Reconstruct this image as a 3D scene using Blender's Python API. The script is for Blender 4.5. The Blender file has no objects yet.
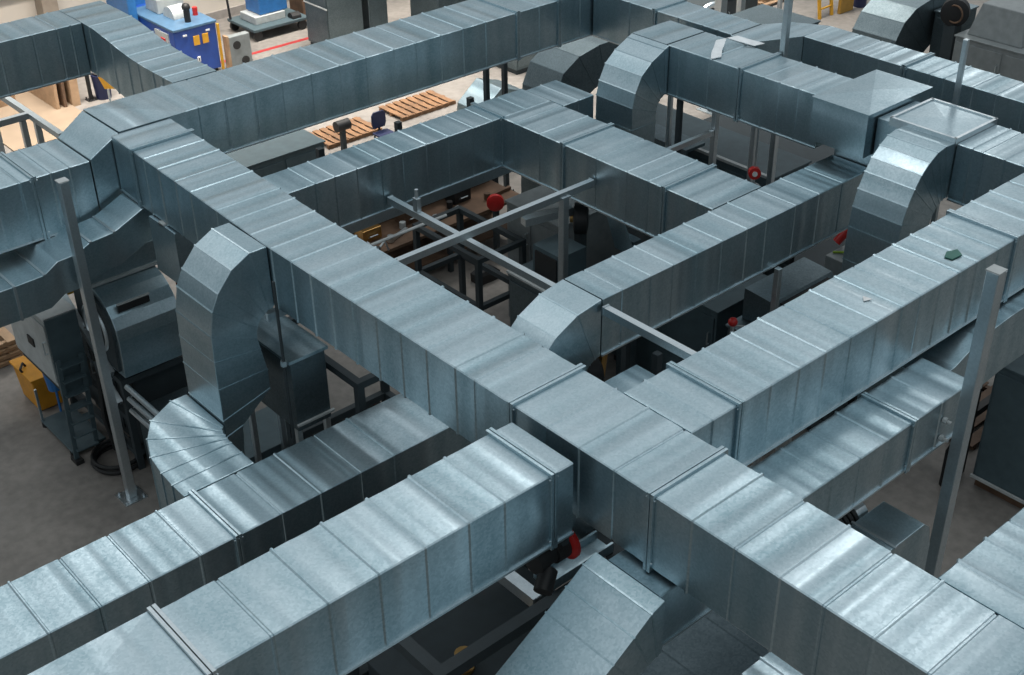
import bpy, bmesh, math, random
from mathutils import Vector, Matrix
U = 0.75          # metres per layout unit
ZF = 7.4          # layout height of the top-level duct tops above the floor
sc = bpy.context.scene
col = sc.collection
rnd = random.Random(7)

def W(x, y, z): return Vector((x * U, y * U, (z + ZF) * U))

# ------------------------------------------------------------------ materials
def new_mat(name):
    m = bpy.data.materials.new(name); m.use_nodes = True
    nt = m.node_tree; b = nt.nodes['Principled BSDF']
    return m, nt, b

def plain(name, c, rough=.5, metal=0., var=.12, scale=6., bump=0.):
    m, nt, b = new_mat(name)
    tc = nt.nodes.new('ShaderNodeTexCoord')
    n = nt.nodes.new('ShaderNodeTexNoise'); n.inputs['Scale'].default_value = scale; n.inputs['Detail'].default_value = 4
    nt.links.new(tc.outputs['Object'], n.inputs['Vector'])
    r = nt.nodes.new('ShaderNodeValToRGB')
    r.color_ramp.elements[0].position = .3; r.color_ramp.elements[1].position = .7
    r.color_ramp.elements[0].color = tuple(x * (1 - var) for x in c) + (1,)
    r.color_ramp.elements[1].color = tuple(min(1, x * (1 + var)) for x in c) + (1,)
    nt.links.new(n.outputs['Fac'], r.inputs['Fac']); nt.links.new(r.outputs['Color'], b.inputs['Base Color'])
    b.inputs['Roughness'].default_value = rough; b.inputs['Metallic'].default_value = metal
    if bump:
        bu = nt.nodes.new('ShaderNodeBump'); bu.inputs['Strength'].default_value = bump; bu.inputs['Distance'].default_value = .01
        nt.links.new(n.outputs['Fac'], bu.inputs['Height']); nt.links.new(bu.outputs['Normal'], b.inputs['Normal'])
    return m

def galv(name, axis, lo=(.285, .41, .462), hi=(.55, .66, .71), rough=(.29, .44), streak=1.0, freq=3.2):
    """galvanised sheet: streaks across the run with reflected light put partly into their colour, fine zinc spangle, smudges"""
    m, nt, b = new_mat(name); N = nt.nodes.new; L = nt.links.new
    tc = N('ShaderNodeTexCoord'); oi = N('ShaderNodeObjectInfo')
    add = N('ShaderNodeVectorMath'); add.operation = 'ADD'
    mul = N('ShaderNodeVectorMath'); mul.operation = 'SCALE'; mul.inputs['Scale'].default_value = 37.
    comb = N('ShaderNodeCombineXYZ')
    for k in 'XYZ': L(oi.outputs['Random'], comb.inputs[k])
    L(comb.outputs[0], mul.inputs[0]); L(tc.outputs['Object'], add.inputs[0]); L(mul.outputs[0], add.inputs[1])
    mp = N('ShaderNodeMapping'); L(add.outputs[0], mp.inputs['Vector'])
    s = [.06, .06, .06]; s['xyz'.index(axis)] = freq
    mp.inputs['Scale'].default_value = s
    n1 = N('ShaderNodeTexNoise'); n1.inputs['Scale'].default_value = 1.; n1.inputs['Detail'].default_value = 1.; n1.inputs['Roughness'].default_value = .4
    L(mp.outputs[0], n1.inputs['Vector'])
    n2 = N('ShaderNodeTexNoise'); n2.inputs['Scale'].default_value = 2.2; n2.inputs['Detail'].default_value = 5.; n2.inputs['Roughness'].default_value = .65
    L(add.outputs[0], n2.inputs['Vector'])
    v = N('ShaderNodeTexVoronoi'); v.inputs['Scale'].default_value = 42.; L(add.outputs[0], v.inputs['Vector'])
    vs = N('ShaderNodeSeparateColor'); L(v.outputs['Color'], vs.inputs[0])
    def mix(a, bb, f):
        q = N('ShaderNodeMix'); q.data_type = 'FLOAT'; q.inputs[0].default_value = f
        L(a, q.inputs[2]); L(bb, q.inputs[3]); return q.outputs[0]
    t = mix(n1.outputs['Fac'], n2.outputs['Fac'], .35)
    t = mix(t, vs.outputs[0], .14)
    r = N('ShaderNodeValToRGB'); r.color_ramp.elements[0].position = .3; r.color_ramp.elements[1].position = .68
    r.color_ramp.elements[0].color = lo + (1,); r.color_ramp.elements[1].color = hi + (1,)
    L(t, r.inputs['Fac']); L(r.outputs['Color'], b.inputs['Base Color'])  # streak tone in the base colour imitates reflections off uneven panels
    mr = N('ShaderNodeMapRange'); mr.inputs['From Min'].default_value = .3; mr.inputs['From Max'].default_value = .7
    mr.inputs['To Min'].default_value = rough[1]; mr.inputs['To Max'].default_value = rough[0]
    L(t, mr.inputs['Value']); L(mr.outputs[0], b.inputs['Roughness'])
    b.inputs['Metallic'].default_value = 1.
    bu = N('ShaderNodeBump'); bu.inputs['Strength'].default_value = .7 * streak; bu.inputs['Distance'].default_value = .1
    L(n1.outputs['Fac'], bu.inputs['Height'])
    ge = N('ShaderNodeNewGeometry'); sp = N('ShaderNodeSeparateXYZ'); ab = N('ShaderNodeMath'); ab.operation = 'ABSOLUTE'   # streak bump eased on upright faces, so sides stay smoother than tops
    L(ge.outputs['True Normal'], sp.inputs[0]); L(sp.outputs['Z'], ab.inputs[0])
    ms = N('ShaderNodeMapRange'); ms.inputs['To Min'].default_value = .22 * streak; ms.inputs['To Max'].default_value = .7 * streak
    L(ab.outputs[0], ms.inputs['Value']); L(ms.outputs[0], bu.inputs['Strength'])
    bu2 = N('ShaderNodeBump'); bu2.inputs['Strength'].default_value = .15; bu2.inputs['Distance'].default_value = .015
    L(n2.outputs['Fac'], bu2.inputs['Height']); L(bu.outputs['Normal'], bu2.inputs['Normal'])
    L(bu2.outputs['Normal'], b.inputs['Normal'])
    return m

GX = galv('galvanised_sheet_x', 'x'); GY = galv('galvanised_sheet_y', 'y'); GZ = galv('galvanised_sheet_z', 'z', streak=.45)
GB = galv('galvanised_box_sheet', 'z', rough=(.3, .42), streak=.12)
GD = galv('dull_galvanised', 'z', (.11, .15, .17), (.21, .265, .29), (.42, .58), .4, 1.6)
STEEL = galv('strut_steel', 'z', (.5, .57, .6), (.68, .74, .77), (.32, .46), .3, 2.)
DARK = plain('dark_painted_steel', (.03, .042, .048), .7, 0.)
BLACK = plain('black_rubber', (.012, .013, .014), .55)
RUBBER = BLACK
GREYP = plain('grey_paint', (.21, .235, .24), .5, .2)
PALEP = plain('pale_grey_paint', (.42, .45, .45), .5, .0)
TEALP = plain('blue_grey_machine_paint', (.06, .095, .11), .6, 0.)
RED = plain('red_paint', (.5, .02, .018), .35)
YEL = plain('yellow_paint', (.62, .32, .02), .45)
ORG = plain('orange_yellow_paint', (.6, .26, .015), .5)
OWOOD = plain('orange_timber', (.2, .105, .05), .7, 0, .3, 3., .3)
BLUE = plain('blue_paint', (.012, .06, .3), .35)
LBLUE = plain('light_blue_paint', (.03, .16, .42), .4)
NAVY = plain('navy_plastic', (.012, .02, .07), .5)
WOOD = plain('pale_timber', (.36, .235, .14), .7, 0, .3, 3., .3)
DWOOD = plain('brown_timber', (.12, .07, .042), .7, 0, .35, 3., .3)
WHITE = plain('white_paint', (.72, .74, .74), .5)
FOIL = plain('clear_film', (.8, .84, .86), .18, .3, .1, 8., .5)
COPPER = plain('brass_fitting', (.55, .33, .12), .35, .9)

# ------------------------------------------------------------------ mesh tool
class M:
    def __init__(s): s.bm = bmesh.new()
    def box(s, x0, x1, y0, y1, z0, z1):
        vs = [s.bm.verts.new(W(x, y, z)) for x in (x0, x1) for y in (y0, y1) for z in (z0, z1)]
        for f in ((0, 1, 3, 2), (4, 6, 7, 5), (0, 4, 5, 1), (2, 3, 7, 6), (0, 2, 6, 4), (1, 5, 7, 3)):
            s.bm.faces.new([vs[i] for i in f])
        return s
    def rings(s, rings, caps=True, closed=False):
        R = [[s.bm.verts.new(W(*p)) for p in r] for r in rings]
        n = len(R[0]); k = len(R)
        for i in range(k if closed else k - 1):
            a, b = R[i], R[(i + 1) % k]
            for j in range(n):
                s.bm.faces.new((a[j], a[(j + 1) % n], b[(j + 1) % n], b[j]))
        if caps and not closed:
            s.bm.faces.new(R[0]); s.bm.faces.new(R[-1])
        return s
    def ext(s, pts, axis, a0, a1):
        def P(a, p, q): return {'x': (a, p, q), 'y': (p, a, q), 'z': (p, q, a)}[axis]
        return s.rings([[P(a0, *p) for p in pts], [P(a1, *p) for p in pts]])
    def cyl(s, p0, p1, r, n=14, r1=None, prof=None):
        a, b = Vector(p0), Vector(p1); d = (b - a).normalized()
        u = d.orthogonal().normalized(); v = d.cross(u)
        prof = prof or [(0, r), (1, r if r1 is None else r1)]
        return s.rings([[tuple(a + (b - a) * t + (u * math.cos(k * 2 * math.pi / n) + v * math.sin(k * 2 * math.pi / n)) * rr)
                         for k in range(n)] for t, rr in prof])
    def bar(s, p0, p1, w, h, up=(0, 0, 1)):
        a, b = Vector(p0), Vector(p1); d = (b - a).normalized()
        side = d.cross(Vector(up))
        if side.length < 1e-4: side = Vector((1, 0, 0))
        side.normalize(); t = side.cross(d).normalized()
        q = [side * i * w / 2 + t * j * h / 2 for i, j in ((-1, -1), (1, -1), (1, 1), (-1, 1))]
        return s.rings([[tuple(e + k) for k in q] for e in (a, b)])
    def channel(s, p0, p1, w, h, up=(0, 0, 1), th=.018):
        """slotted strut: open C channel, open side down"""
        a, b = Vector(p0), Vector(p1); d = (b - a).normalized()
        side = d.cross(Vector(up))
        if side.length < 1e-4: side = Vector((1, 0, 0))
        side.normalize(); t = side.cross(d).normalized()
        o, i, l = w / 2, w / 2 - th, w / 2 - w * .28
        pr = [(-o, h / 2), (o, h / 2), (o, -h / 2), (l, -h / 2), (l, -h / 2 + th), (i, -h / 2 + th), (i, h / 2 - th),
              (-i, h / 2 - th), (-i, -h / 2 + th), (-l, -h / 2 + th), (-l, -h / 2), (-o, -h / 2)]
        return s.rings([[tuple(e + side * p + t * q) for p, q in pr] for e in (a, b)])
    def tube(s, pts, r, n=8):
        P = [Vector(p) for p in pts]; rg = []; u = None
        for i, p in enumerate(P):
            d = (P[min(i + 1, len(P) - 1)] - P[max(i - 1, 0)]).normalized()
            u = d.orthogonal().normalized() if u is None else (u - d * u.dot(d)).normalized()
            v = d.cross(u)
            rg.append([tuple(p + (u * math.cos(k * 2 * math.pi / n) + v * math.sin(k * 2 * math.pi / n)) * r) for k in range(n)])
        return s.rings(rg)
    def torus(s, c, r, rr, axis='z', n=24, m=8, a0=0., a1=2 * math.pi):
        c = Vector(c); e = {'x': ((0, 1, 0), (0, 0, 1)), 'y': ((1, 0, 0), (0, 0, 1)), 'z': ((1, 0, 0), (0, 1, 0))}[axis]
        e1, e2 = Vector(e[0]), Vector(e[1]); e3 = e1.cross(e2)
        full = abs(a1 - a0 - 2 * math.pi) < 1e-6; rg = []
        for i in range(n if full else n + 1):
            t = a0 + (a1 - a0) * i / n; d = e1 * math.cos(t) + e2 * math.sin(t)
            rg.append([tuple(c + d * (r + rr * math.cos(k * 2 * math.pi / m)) + e3 * rr * math.sin(k * 2 * math.pi / m)) for k in range(m)])
        return s.rings(rg, closed=full)
    def ball(s, c, r, sz=1.):
        prof = [(.5 - .5 * math.cos(math.pi * i / 8), max(1e-3, r * math.sin(math.pi * i / 8))) for i in range(9)]
        c = Vector(c); return s.cyl(tuple(c - Vector((0, 0, r * sz))), tuple(c + Vector((0, 0, r * sz))), r, 14, prof=prof)
    def build(s, name, mat, parent=None, bevel=0., smooth=False):
        bmesh.ops.recalc_face_normals(s.bm, faces=s.bm.faces)
        if parent is not None:
            r = parent
            while r.parent: r = r.parent
            org = r.location.copy()
        else:
            vs = [v.co for v in s.bm.verts]
            org = Vector(((min(v.x for v in vs) + max(v.x for v in vs)) / 2, (min(v.y for v in vs) + max(v.y for v in vs)) / 2, min(v.z for v in vs)))
        bmesh.ops.translate(s.bm, verts=s.bm.verts, vec=-org)
        me = bpy.data.meshes.new(name); s.bm.to_mesh(me); s.bm.free()
        me.materials.append(mat)
        if smooth:
            for p in me.polygons: p.use_smooth = True
            me.set_sharp_from_angle(angle=math.radians(40))
        o = bpy.data.objects.new(name, me); col.objects.link(o)
        if parent is not None: o.parent = parent
        else: o.location = org
        if bevel:
            b = o.modifiers.new('bevel', 'BEVEL'); b.width = bevel * U; b.segments = 2; b.limit_method = 'ANGLE'
        return o

def tag(o, label=None, cat=None, group=None, kind=None):
    if label: o['label'] = label
    if cat: o['category'] = cat
    if group: o['group'] = group
    if kind: o['kind'] = kind
    return o
def thing(name, label, cat, loc, group=None):
    o = bpy.data.objects.new(name, None); col.objects.link(o)
    o.location = W(*loc); o.empty_display_size = .2
    return tag(o, label, cat, group)
def single(name, m, mat, label, cat, group=None, **k):
    return tag(m.build(name, mat, None, **k), label, cat, group)
def copy_tree(o, off, label=None, parent=None):
    c = o.copy(); col.objects.link(c)
    if parent is None: c.location = o.location + Vector(off) * U
    else: c.parent = parent
    if label: c['label'] = label
    for ch in list(o.children): copy_tree(ch, off, None, c)
    return c

# ------------------------------------------------------------------ ducts
def spaced(a0, a1, step, seed=1):
    r = random.Random(seed); o = []; a = a0 + step * .6
    while a < a1 - step * .4:
        o.append(round(a + r.uniform(-.06, .06), 3)); a += step
    return o

def duct_body(axis, a0, a1, b0, b1, z0, z1, seams, seed=0, ch=.016):
    """straight rectangular run with raised standing seams, pressed beads and slightly oil-canned panels"""
    r = random.Random(seed * 31 + 5); st = [(a0, 0.)]
    ss = sorted(s for s in seams if a0 + .08 < s < a1 - .08)
    edges = [a0] + ss + [a1]
    for i in range(len(edges) - 1):
        p, q = edges[i], edges[i + 1]; L = q - p
        if i > 0:
            h = r.choice((.014, .016, .018, -.012))
            st += [(p - .036, 0.), (p - .014, h), (p + .008, h), (p + .02, 0.)]
        if L > .3:
            k = max(2, int(L / .17))
            for j in range(1, k):
                st.append((p + .04 + (L - .08) * j / k, r.uniform(-.0028, .0028)))
    st.append((a1, 0.)); st.sort()
    rg = []
    for a, o in st:
        B0, B1, Z0, Z1 = b0 - o, b1 + o, z0 - o, z1 + o
        sec = [(B0 + ch, Z0), (B1 - ch, Z0), (B1, Z0 + ch), (B1, Z1 - ch), (B1 - ch, Z1), (B0 + ch, Z1), (B0, Z1 - ch), (B0, Z0 + ch)]
        rg.append([(a, b, z) if axis == 'x' else (b, a, z) for b, z in sec])
    return M().rings(rg)

def flange(axis, a, b0, b1, z0, z1, parent, mat, h=.045, w=.05, gap=.012, name='flange'):
    m = M()
    for c in (a - gap / 2 - w / 2, a + gap / 2 + w / 2):
        o = h
        for (p0, p1, q0, q1) in ((b0 - o, b1 + o, z1, z1 + o), (b0 - o, b1 + o, z0 - o, z0), (b0 - o, b0, z0, z1), (b1, b1 + o, z0, z1)):
            if axis == 'x': m.box(c - w / 2, c + w / 2, p0, p1, q0, q1)
            else: m.box(p0, p1, c - w / 2, c + w / 2, q0, q1)
    f = m.build(name, mat, parent, bevel=.006)
    m = M()
    for b in (b0 - h * .4, b1 + h * .4):
        for z in (z0 + .1, z1 - .05):
            p0, p1 = (a - w * 1.5, b, z), (a + w * 1.5, b, z)
            if axis == 'y': p0, p1 = (b, a - w * 1.5, z), (b, a + w * 1.5, z)
            m.cyl(p0, p1, .014, 6)
    m.build('clamp_bolt', STEEL, f)
    return f

def duct(name, label, axis, a0, a1, b0, b1, z0, z1, seams, flanges=(), seed=0, mat=None, cat='duct', lip=True, group=None):
    mat = mat or (GX if axis == 'x' else GY)
    c = ((a0 + a1) / 2, (b0 + b1) / 2) if axis == 'x' else ((b0 + b1) / 2, (a0 + a1) / 2)
    t = thing(name, label, cat, (c[0], c[1], z0), group)
    duct_body(axis, a0, a1, b0, b1, z0, z1, [s for s in seams if all(abs(s - f) > .12 for f in flanges)], seed).build('duct_body', mat, t)
    for f in flanges: flange(axis, f, b0, b1, z0, z1, t, mat)
    if lip:
        m = M()
        for b in (b0, b1):
            s = -1 if b == b0 else 1
            y0, y1 = sorted((b - s * .01, b + s * .028))
            if axis == 'x': m.box(a0, a1, y0, y1, z0 - .012, z0 + .02)
            else: m.box(y0, y1, a0, a1, z0 - .012, z0 + .02)
        m.build('bottom_lock_seam', STEEL, t)
    return t

def arc_fill(pts, n):
    return pts

def elbow(name, label, axis, w0, w1, outer, inner, mat=None, cat='duct elbow', extra=None, lip=True, hs=.004):
    """gored duct bend: outer/inner are matching (a, b) outlines in the plane normal to axis ('y': a=X b=Z, 'z': a=X b=Y)"""
    mat = mat or GZ
    def P(w, p): return {'y': (p[0], w, p[1]), 'x': (w, p[0], p[1]), 'z': (p[0], p[1], w)}[axis]
    cx = [P((w0 + w1) / 2, p) for p in outer + inner]
    loc = [sum(p[i] for p in cx) / len(cx) for i in range(2)] + [min(p[2] for p in cx)]
    t = thing(name, label, cat, loc)
    M().rings([[P(w0, o), P(w1, o), P(w1, i), P(w0, i)] for o, i in zip(outer, inner)]).build('duct_body', mat, t, bevel=.012)
    # raised gore seams
    m = M()
    for k in range(1, len(outer) - 1):
        o, i = Vector(outer[k]), Vector(inner[k]); d = (o - i); L = d.length; d = d / L
        n = Vector((-d.y, d.x)); h = hs; ww = .014
        q = lambda e, sgn: tuple(e + n * ww * sgn)
        oo, ii = o + d * h, i - d * h * .2
        a = [q(ii, -1), q(ii, 1), q(oo, 1), q(oo, -1)]
        m.rings([[P(w0 - .009, p) for p in a], [P(w1 + .009, p) for p in a]])
    m.build('gore_seam', mat, t)
    return t
# ------------------------------------------------------------------ setting
def floor_mat():
    m, nt, b = new_mat('worn_concrete'); N = nt.nodes.new; L = nt.links.new
    tc = N('ShaderNodeTexCoord')
    n1 = N('ShaderNodeTexNoise'); n1.inputs['Scale'].default_value = .5; n1.inputs['Detail'].default_value = 8; n1.inputs['Roughness'].default_value = .65
    n2 = N('ShaderNodeTexNoise'); n2.inputs['Scale'].default_value = 7.; n2.inputs['Detail'].default_value = 6
    for n in (n1, n2): L(tc.outputs['Object'], n.inputs['Vector'])
    q = N('ShaderNodeMix'); q.data_type = 'FLOAT'; q.inputs[0].default_value = .35
    L(n1.outputs['Fac'], q.inputs[2]); L(n2.outputs['Fac'], q.inputs[3])
    r = N('ShaderNodeValToRGB'); r.color_ramp.elements[0].position = .34; r.color_ramp.elements[1].position = .62
    r.color_ramp.elements[0].color = (.135, .125, .115, 1); r.color_ramp.elements[1].color = (.25, .232, .212, 1)
    L(q.outputs[0], r.inputs['Fac']); L(r.outputs['Color'], b.inputs['Base Color'])
    b.inputs['Roughness'].default_value = .62
    return m
CONC = floor_mat()
WALLM = plain('painted_wall', (.62, .57, .5), .8, 0, .06, 1.2)
M().box(-14, 80, -12, 49, -ZF - .25, -ZF).build('floor', CONC)['kind'] = 'structure'
M().box(-14, 80, 48.0, 48.4, -ZF, 6).build('wall_back', WALLM)['kind'] = 'structure'
M().box(-14, 22.9, 47.85, 48.0, -4.6, -3.7).build('trim_1', plain('dark_trim', (.12, .1, .085), .7))['kind'] = 'structure'
M().box(-14, 80, 47.9, 48.0, -ZF, -ZF + .35).build('wall_foot_strip', plain('grey_band', (.3, .28, .26), .7))['kind'] = 'structure'  # grey strip along the foot of the back wall
M().box(17.9, 18.5, 47.3, 48.0, -ZF, 6).build('trim_2', plain('column_paint', (.3, .25, .2), .7))['kind'] = 'structure'
single('floor_marking_tape', M().box(22, 30, 43.2, 43.42, -ZF, -ZF + .006), plain('tape_red', (.3, .02, .02), .6), 'red tape line stuck on the pale floor behind the blue machine', 'floor tape')

# ------------------------------------------------------------------ light
def area(name, x, y, z, sx, sy, e, c=(1, 1, 1), aim=None, spread=95):
    l = bpy.data.lights.new(name, 'AREA'); l.shape = 'RECTANGLE'; l.size = sx * U; l.size_y = sy * U; l.energy = e; l.color = c; l.spread = math.radians(spread)
    o = bpy.data.objects.new(name, l); col.objects.link(o); o.location = W(x, y, z)
    if aim:
        d = W(*aim) - o.location; o.rotation_euler = d.to_track_quat('-Z', 'Y').to_euler()
    return o
# ------------------------------------------------------------------ the big ducts
H = 1.16
main_seams = [21.39, 20.78, 20.09, 19.51, 18.54, 18.02, 17.35, 16.7, 16.1, 15.55, 15.0, 14.41, 13.79, 13.18, 12.57, 11.91, 11.47, 10.0, 9.4, 8.75, 7.47, 6.8, 6.16, 5.55, 4.9, 4.23, 3.6]
trunk = duct('trunk_duct', 'long galvanised trunk duct crossing the whole view from upper left to lower right', 'y', 2.2, 22.8, 9.22, 10.52, -H, 0, main_seams, (10.69, 8.1, 21.9), 1)
for ch in [c for c in trunk.children_recursive if c.type == 'MESH']:      # the run swings out slightly at its upper left end
    for v in ch.data.vertices:
        y = (v.co.y + trunk.location.y) / U
        if y > 17: v.co.x += (y - 17) * .036 * U
t = duct('branch_duct', 'foreground galvanised branch duct ending flanged against the trunk duct from lower left', 'x', 3.85, 9.04, 9.3, 10.5, -H - .1, -.1, [7.9, 7.33, 6.67, 6.0, 5.3, 4.56], (8.68,), 2)
# cross-broken wide transition at its lower left end
t = thing('transition_duct', 'cross-creased duct transition at the bottom left edge, bolted to the foreground branch duct', 'duct transition', (2.4, 9.8, -1.3))
m = M()
def crossbreak(m, x0, x1, y0, y1, z0, z1, rise=.012):
    v = lambda p: m.bm.verts.new(W(*p))
    b = [v((x0, y0, z0)), v((x1, y0, z0)), v((x1, y1, z0)), v((x0, y1, z0))]
    tp = [v((x0, y0, z1)), v((x1, y0, z1)), v((x1, y1, z1)), v((x0, y1, z1))]
    c = v(((x0 + x1) / 2, (y0 + y1) / 2, z1 + rise))
    m.bm.faces.new(b)
    for i in range(4):
        j = (i + 1) % 4
        m.bm.faces.new((b[i], b[j], tp[j], tp[i])); m.bm.faces.new((tp[i], tp[j], c))
    return m
crossbreak(m, 1.6, 3.72, 9.25, 10.55, -1.3, -.1, .04).build('duct_body', GX, t)
flange('x', 3.78, 9.28, 10.52, -1.27, -.1, t, STEEL)
duct('feeder_duct', 'low shiny galvanised duct at lower left running under the trunk duct', 'x', 1.6, 12, 14.12, 15.5, -4.1, -3, [2.7, 3.57, 4.35, 5.13, 5.96, 7.39, 8.14, 8.9, 9.6], (6.6,), 3)
duct('branch_duct', 'long galvanised duct at right, a small green scrap on its top', 'x', 10.523, 23.7, 8.63, 9.88, -H, 0, [10.95, 12.15, 12.78, 13.38, 13.96, 14.61, 15.24, 15.71, 16.26, 16.79, 17.29, 17.92, 19.1, 19.7, 20.3, 20.9, 21.6, 22.3], (11.48, 18.45), 4)
duct('branch_duct', 'galvanised duct at the bottom right corner meeting the far side of the trunk duct', 'x', 10.523, 16, 3.4, 4.97, -H, 0, [10.95, 11.5, 12.0, 12.6, 13.2, 13.8], (), 5)
duct('header_duct', 'long galvanised header duct running up to the top edge past the blue machine', 'x', 11.12, 24.9, 22.92, 24.5, -H, 0, [11.44, 12.04, 12.75, 13.46, 14.2, 14.95, 15.66, 16.44, 17.05, 17.79, 18.47, 19.17, 20.9, 22.3, 23.1, 23.8], (20.17, 21.55), 6)
# upper left junction: raised cross-creased piece sloping to the left run
t = thing('junction_duct', 'cross-creased junction duct where the trunk duct, header duct and left run meet', 'duct junction', (10.3, 23.6, -1.2))
m = M(); crossbreak(m, 9.62, 11.1, 22.84, 24.42, -1.18, .02, .045).build('duct_body', GX, t)
m = M().rings([[(9.6, 22.84, -1.4), (9.6, 24.42, -1.4), (9.6, 24.42, .0), (9.6, 22.84, .0)],
               [(8.93, 22.82, -1.64), (8.93, 24.3, -1.64), (8.93, 24.3, -.36), (8.93, 22.82, -.36)]])
m.build('sloping_offset', GX, t, bevel=.015)
duct('branch_duct', 'galvanised duct at the left edge behind the tall left post, below the junction', 'x', 2.5, 8.9, 22.82, 24.3, -1.64, -.38, [4.2, 5, 5.8, 6.3, 7.0, 7.49, 8.12, 8.5], (7.75,), 7)
# upper left return
duct('branch_duct', 'galvanised duct at the top left corner above the wooden crates', 'x', 5, 11.7, 28.75, 30.0, -.95, .3, [8.6, 9.7, 10.51, 11.1, 11.43, 11.73], (), 8)
t = thing('offset_duct', 'galvanised duct curving down from the top left corner to the header duct', 'duct', (12.4, 27, -1.2))
zc = [(30.0, .3), (28.75, .3), (28.2, .28), (27.6, .2), (27.0, .1), (26.4, .03), (25.8, .0), (24.55, 0)]
m = M(); rg = []; seam = [28.4, 27.37, 26.6, 26.1, 25.41, 24.97]
def zat(y):
    for (ya, za), (yb, zb) in zip(zc, zc[1:]):
        if yb <= y <= ya: return za + (zb - za) * (ya - y) / (ya - yb)
    return 0.
ys = sorted(set([a for a, _ in zc] + [s + d for s in seam for d in (-.03, -.018, .018, .03)]), reverse=True)
for y in ys:
    o = .02 if any(abs(abs(y - s) - .018) < 1e-4 for s in seam) else 0
    z = zat(y); rg.append([(11.72 - o, y, z - H - .05 - o), (12.8 + o, y, z - H - .05 - o), (12.8 + o, y, z + o), (11.72 - o, y, z + o)])
m.rings(rg).build('duct_body', GY, t, bevel=.012)

# ---- second level loop
duct('loop_duct', 'narrow galvanised duct of the inner loop, coming from under the trunk duct', 'x', 9.3, 18.95, 20.44, 21.45, -2.38, -1.2, [11.2, 11.8, 12.5, 12.98, 13.53, 14.15, 14.72, 15.35, 15.96, 16.64, 17.2, 18.2], (17.5,), 10)
duct('loop_duct', 'flanged galvanised side of the inner loop, between its far corner and middle duct', 'y', 14.24, 20.42, 17.48, 18.95, -2.38, -1.2, [20.01, 19.2, 17.43, 16.55, 15.95, 14.63], (18.45, 15.5), 11)
duct('loop_duct', 'short galvanised duct piece between the inner loop corner and the upper bend', 'x', 18.96, 19.92, 20.0, 21.3, -2.38, -1.2, [19.45], (), 12)
duct('loop_duct', 'galvanised middle duct of the inner loop running under the big square box', 'x', 13.52, 21.2, 13.25, 14.22, -2.35, -1.2, [13.99, 14.73, 15.3, 15.95, 16.63, 17.34, 17.91, 18.77, 19.52, 20.25], (), 13)
def arc(cx, cz, rx, rz, a0, a1, n): return [(cx + rx * math.cos(math.radians(a0 + (a1 - a0) * i / n)), cz + rz * math.sin(math.radians(a0 + (a1 - a0) * i / n))) for i in range(n + 1)]
o = arc(13.5, -2.75, 1.75, 1.55, 90, 165, 4) + [(11.78, -3.2)]
i = arc(13.5, -2.75, .4, .4, 90, 165, 4) + [(13.12, -3.2)]
elbow('duct_elbow', 'galvanised bend dropping from the near end of the middle loop duct behind the trunk duct', 'y', 13.25, 14.22, o, i)
# ---- left vertical bend under the trunk duct
o = [(9.2, 0.), (8.87, 0.), (8.51, -.18), (8.21, -.51), (8.06, -.8), (7.97, -1.25), (7.95, -1.75), (7.94, -2.3), (7.94, -2.95), (7.94, -3.3), (7.94, -4.3)]
i = [(9.2, -1.15), (9.1, -1.17), (9.0, -1.22), (8.9, -1.3), (8.83, -1.42), (8.8, -1.6), (8.84, -1.85), (8.92, -2.3), (8.92, -2.7), (8.3, -3.2), (8.2, -4.3)]
elbow('duct_elbow', 'large gored galvanised bend hanging off the near side of the trunk duct at left', 'y', 16.79, 17.98, o, i)
# flat fan bend joining it to the feeder duct
cxf, cyf = 7.74, 15.5
o = [(7.92, 18.05), (7.6, 18.05), (7.05, 17.75), (6.75, 17.3), (6.55, 16.8), (6.48, 16.3), (6.46, 15.9), (6.46, 15.52)]
i = [(7.92, 16.75), (7.86, 16.7), (7.82, 16.62), (7.8, 16.5), (7.78, 16.4), (7.77, 16.25), (7.76, 15.9), (7.76, 15.52)]
elbow('duct_elbow', 'flat fan-shaped galvanised bend on the feeder duct at the foot of the gored bend', 'z', -4.1, -3.0, o, i, GX, hs=.016)

# ---- upper right run, boxes and bends
duct('branch_duct', 'galvanised duct at the upper right with torn clear film on top', 'y', 14.6, 18.85, 21.12, 22.4, -H, 0, [18.5, 17.64, 16.1, 15.68, 15.18], (16.73,), 20)
t = thing('cap_duct', 'pointed galvanised cap piece at the head of the upper bend', 'duct transition', (21.7, 19.3, -1.16))
crossbreak(M(), 21.12, 22.4, 18.9, 19.98, -H, .0, .015).build('duct_body', GY, t)
o = [(21.1, 0.), (20.95, -.06), (20.55, -.25), (20.24, -.5), (20.05, -.86), (19.97, -1.2), (19.97, -1.75), (19.97, -3.2)]
i = [(21.1, -1.14), (21.05, -1.15), (20.95, -1.19), (20.87, -1.26), (20.8, -1.38), (20.77, -1.5), (20.77, -1.75), (20.77, -3.2)]
elbow('duct_elbow', 'upper gored galvanised bend turning down near the top centre of the view', 'y', 18.8, 19.97, o, i)
t = thing('plenum_box', 'big square galvanised box with cross-creased lid above the middle loop duct', 'plenum box', (21.9, 14.0, -.85))
m = M(); crossbreak(m, 20.8, 22.95, 13.22, 14.55, -.84, .06, .001).build('box_body', GB, t)
m = crossbreak(M(), 20.77, 22.98, 13.19, 14.58, .065, .1, .04); m.build('lid', GB, t)
duct('stub_duct', 'short galvanised stub collar under the big square box', 'x', 21.25, 22.4, 13.28, 14.2, -2.35, -.86, [21.3], (), 22)
t = thing('junction_duct', 'galvanised junction with a bright cross-creased lid above the shiny right bend', 'duct junction', (21.7, 12.1, -1.16))
m = M(); m.box(21.08, 22.38, 11.42, 13.18, -H, -.03); m.build('duct_body', GY, t, bevel=.012)
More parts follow.
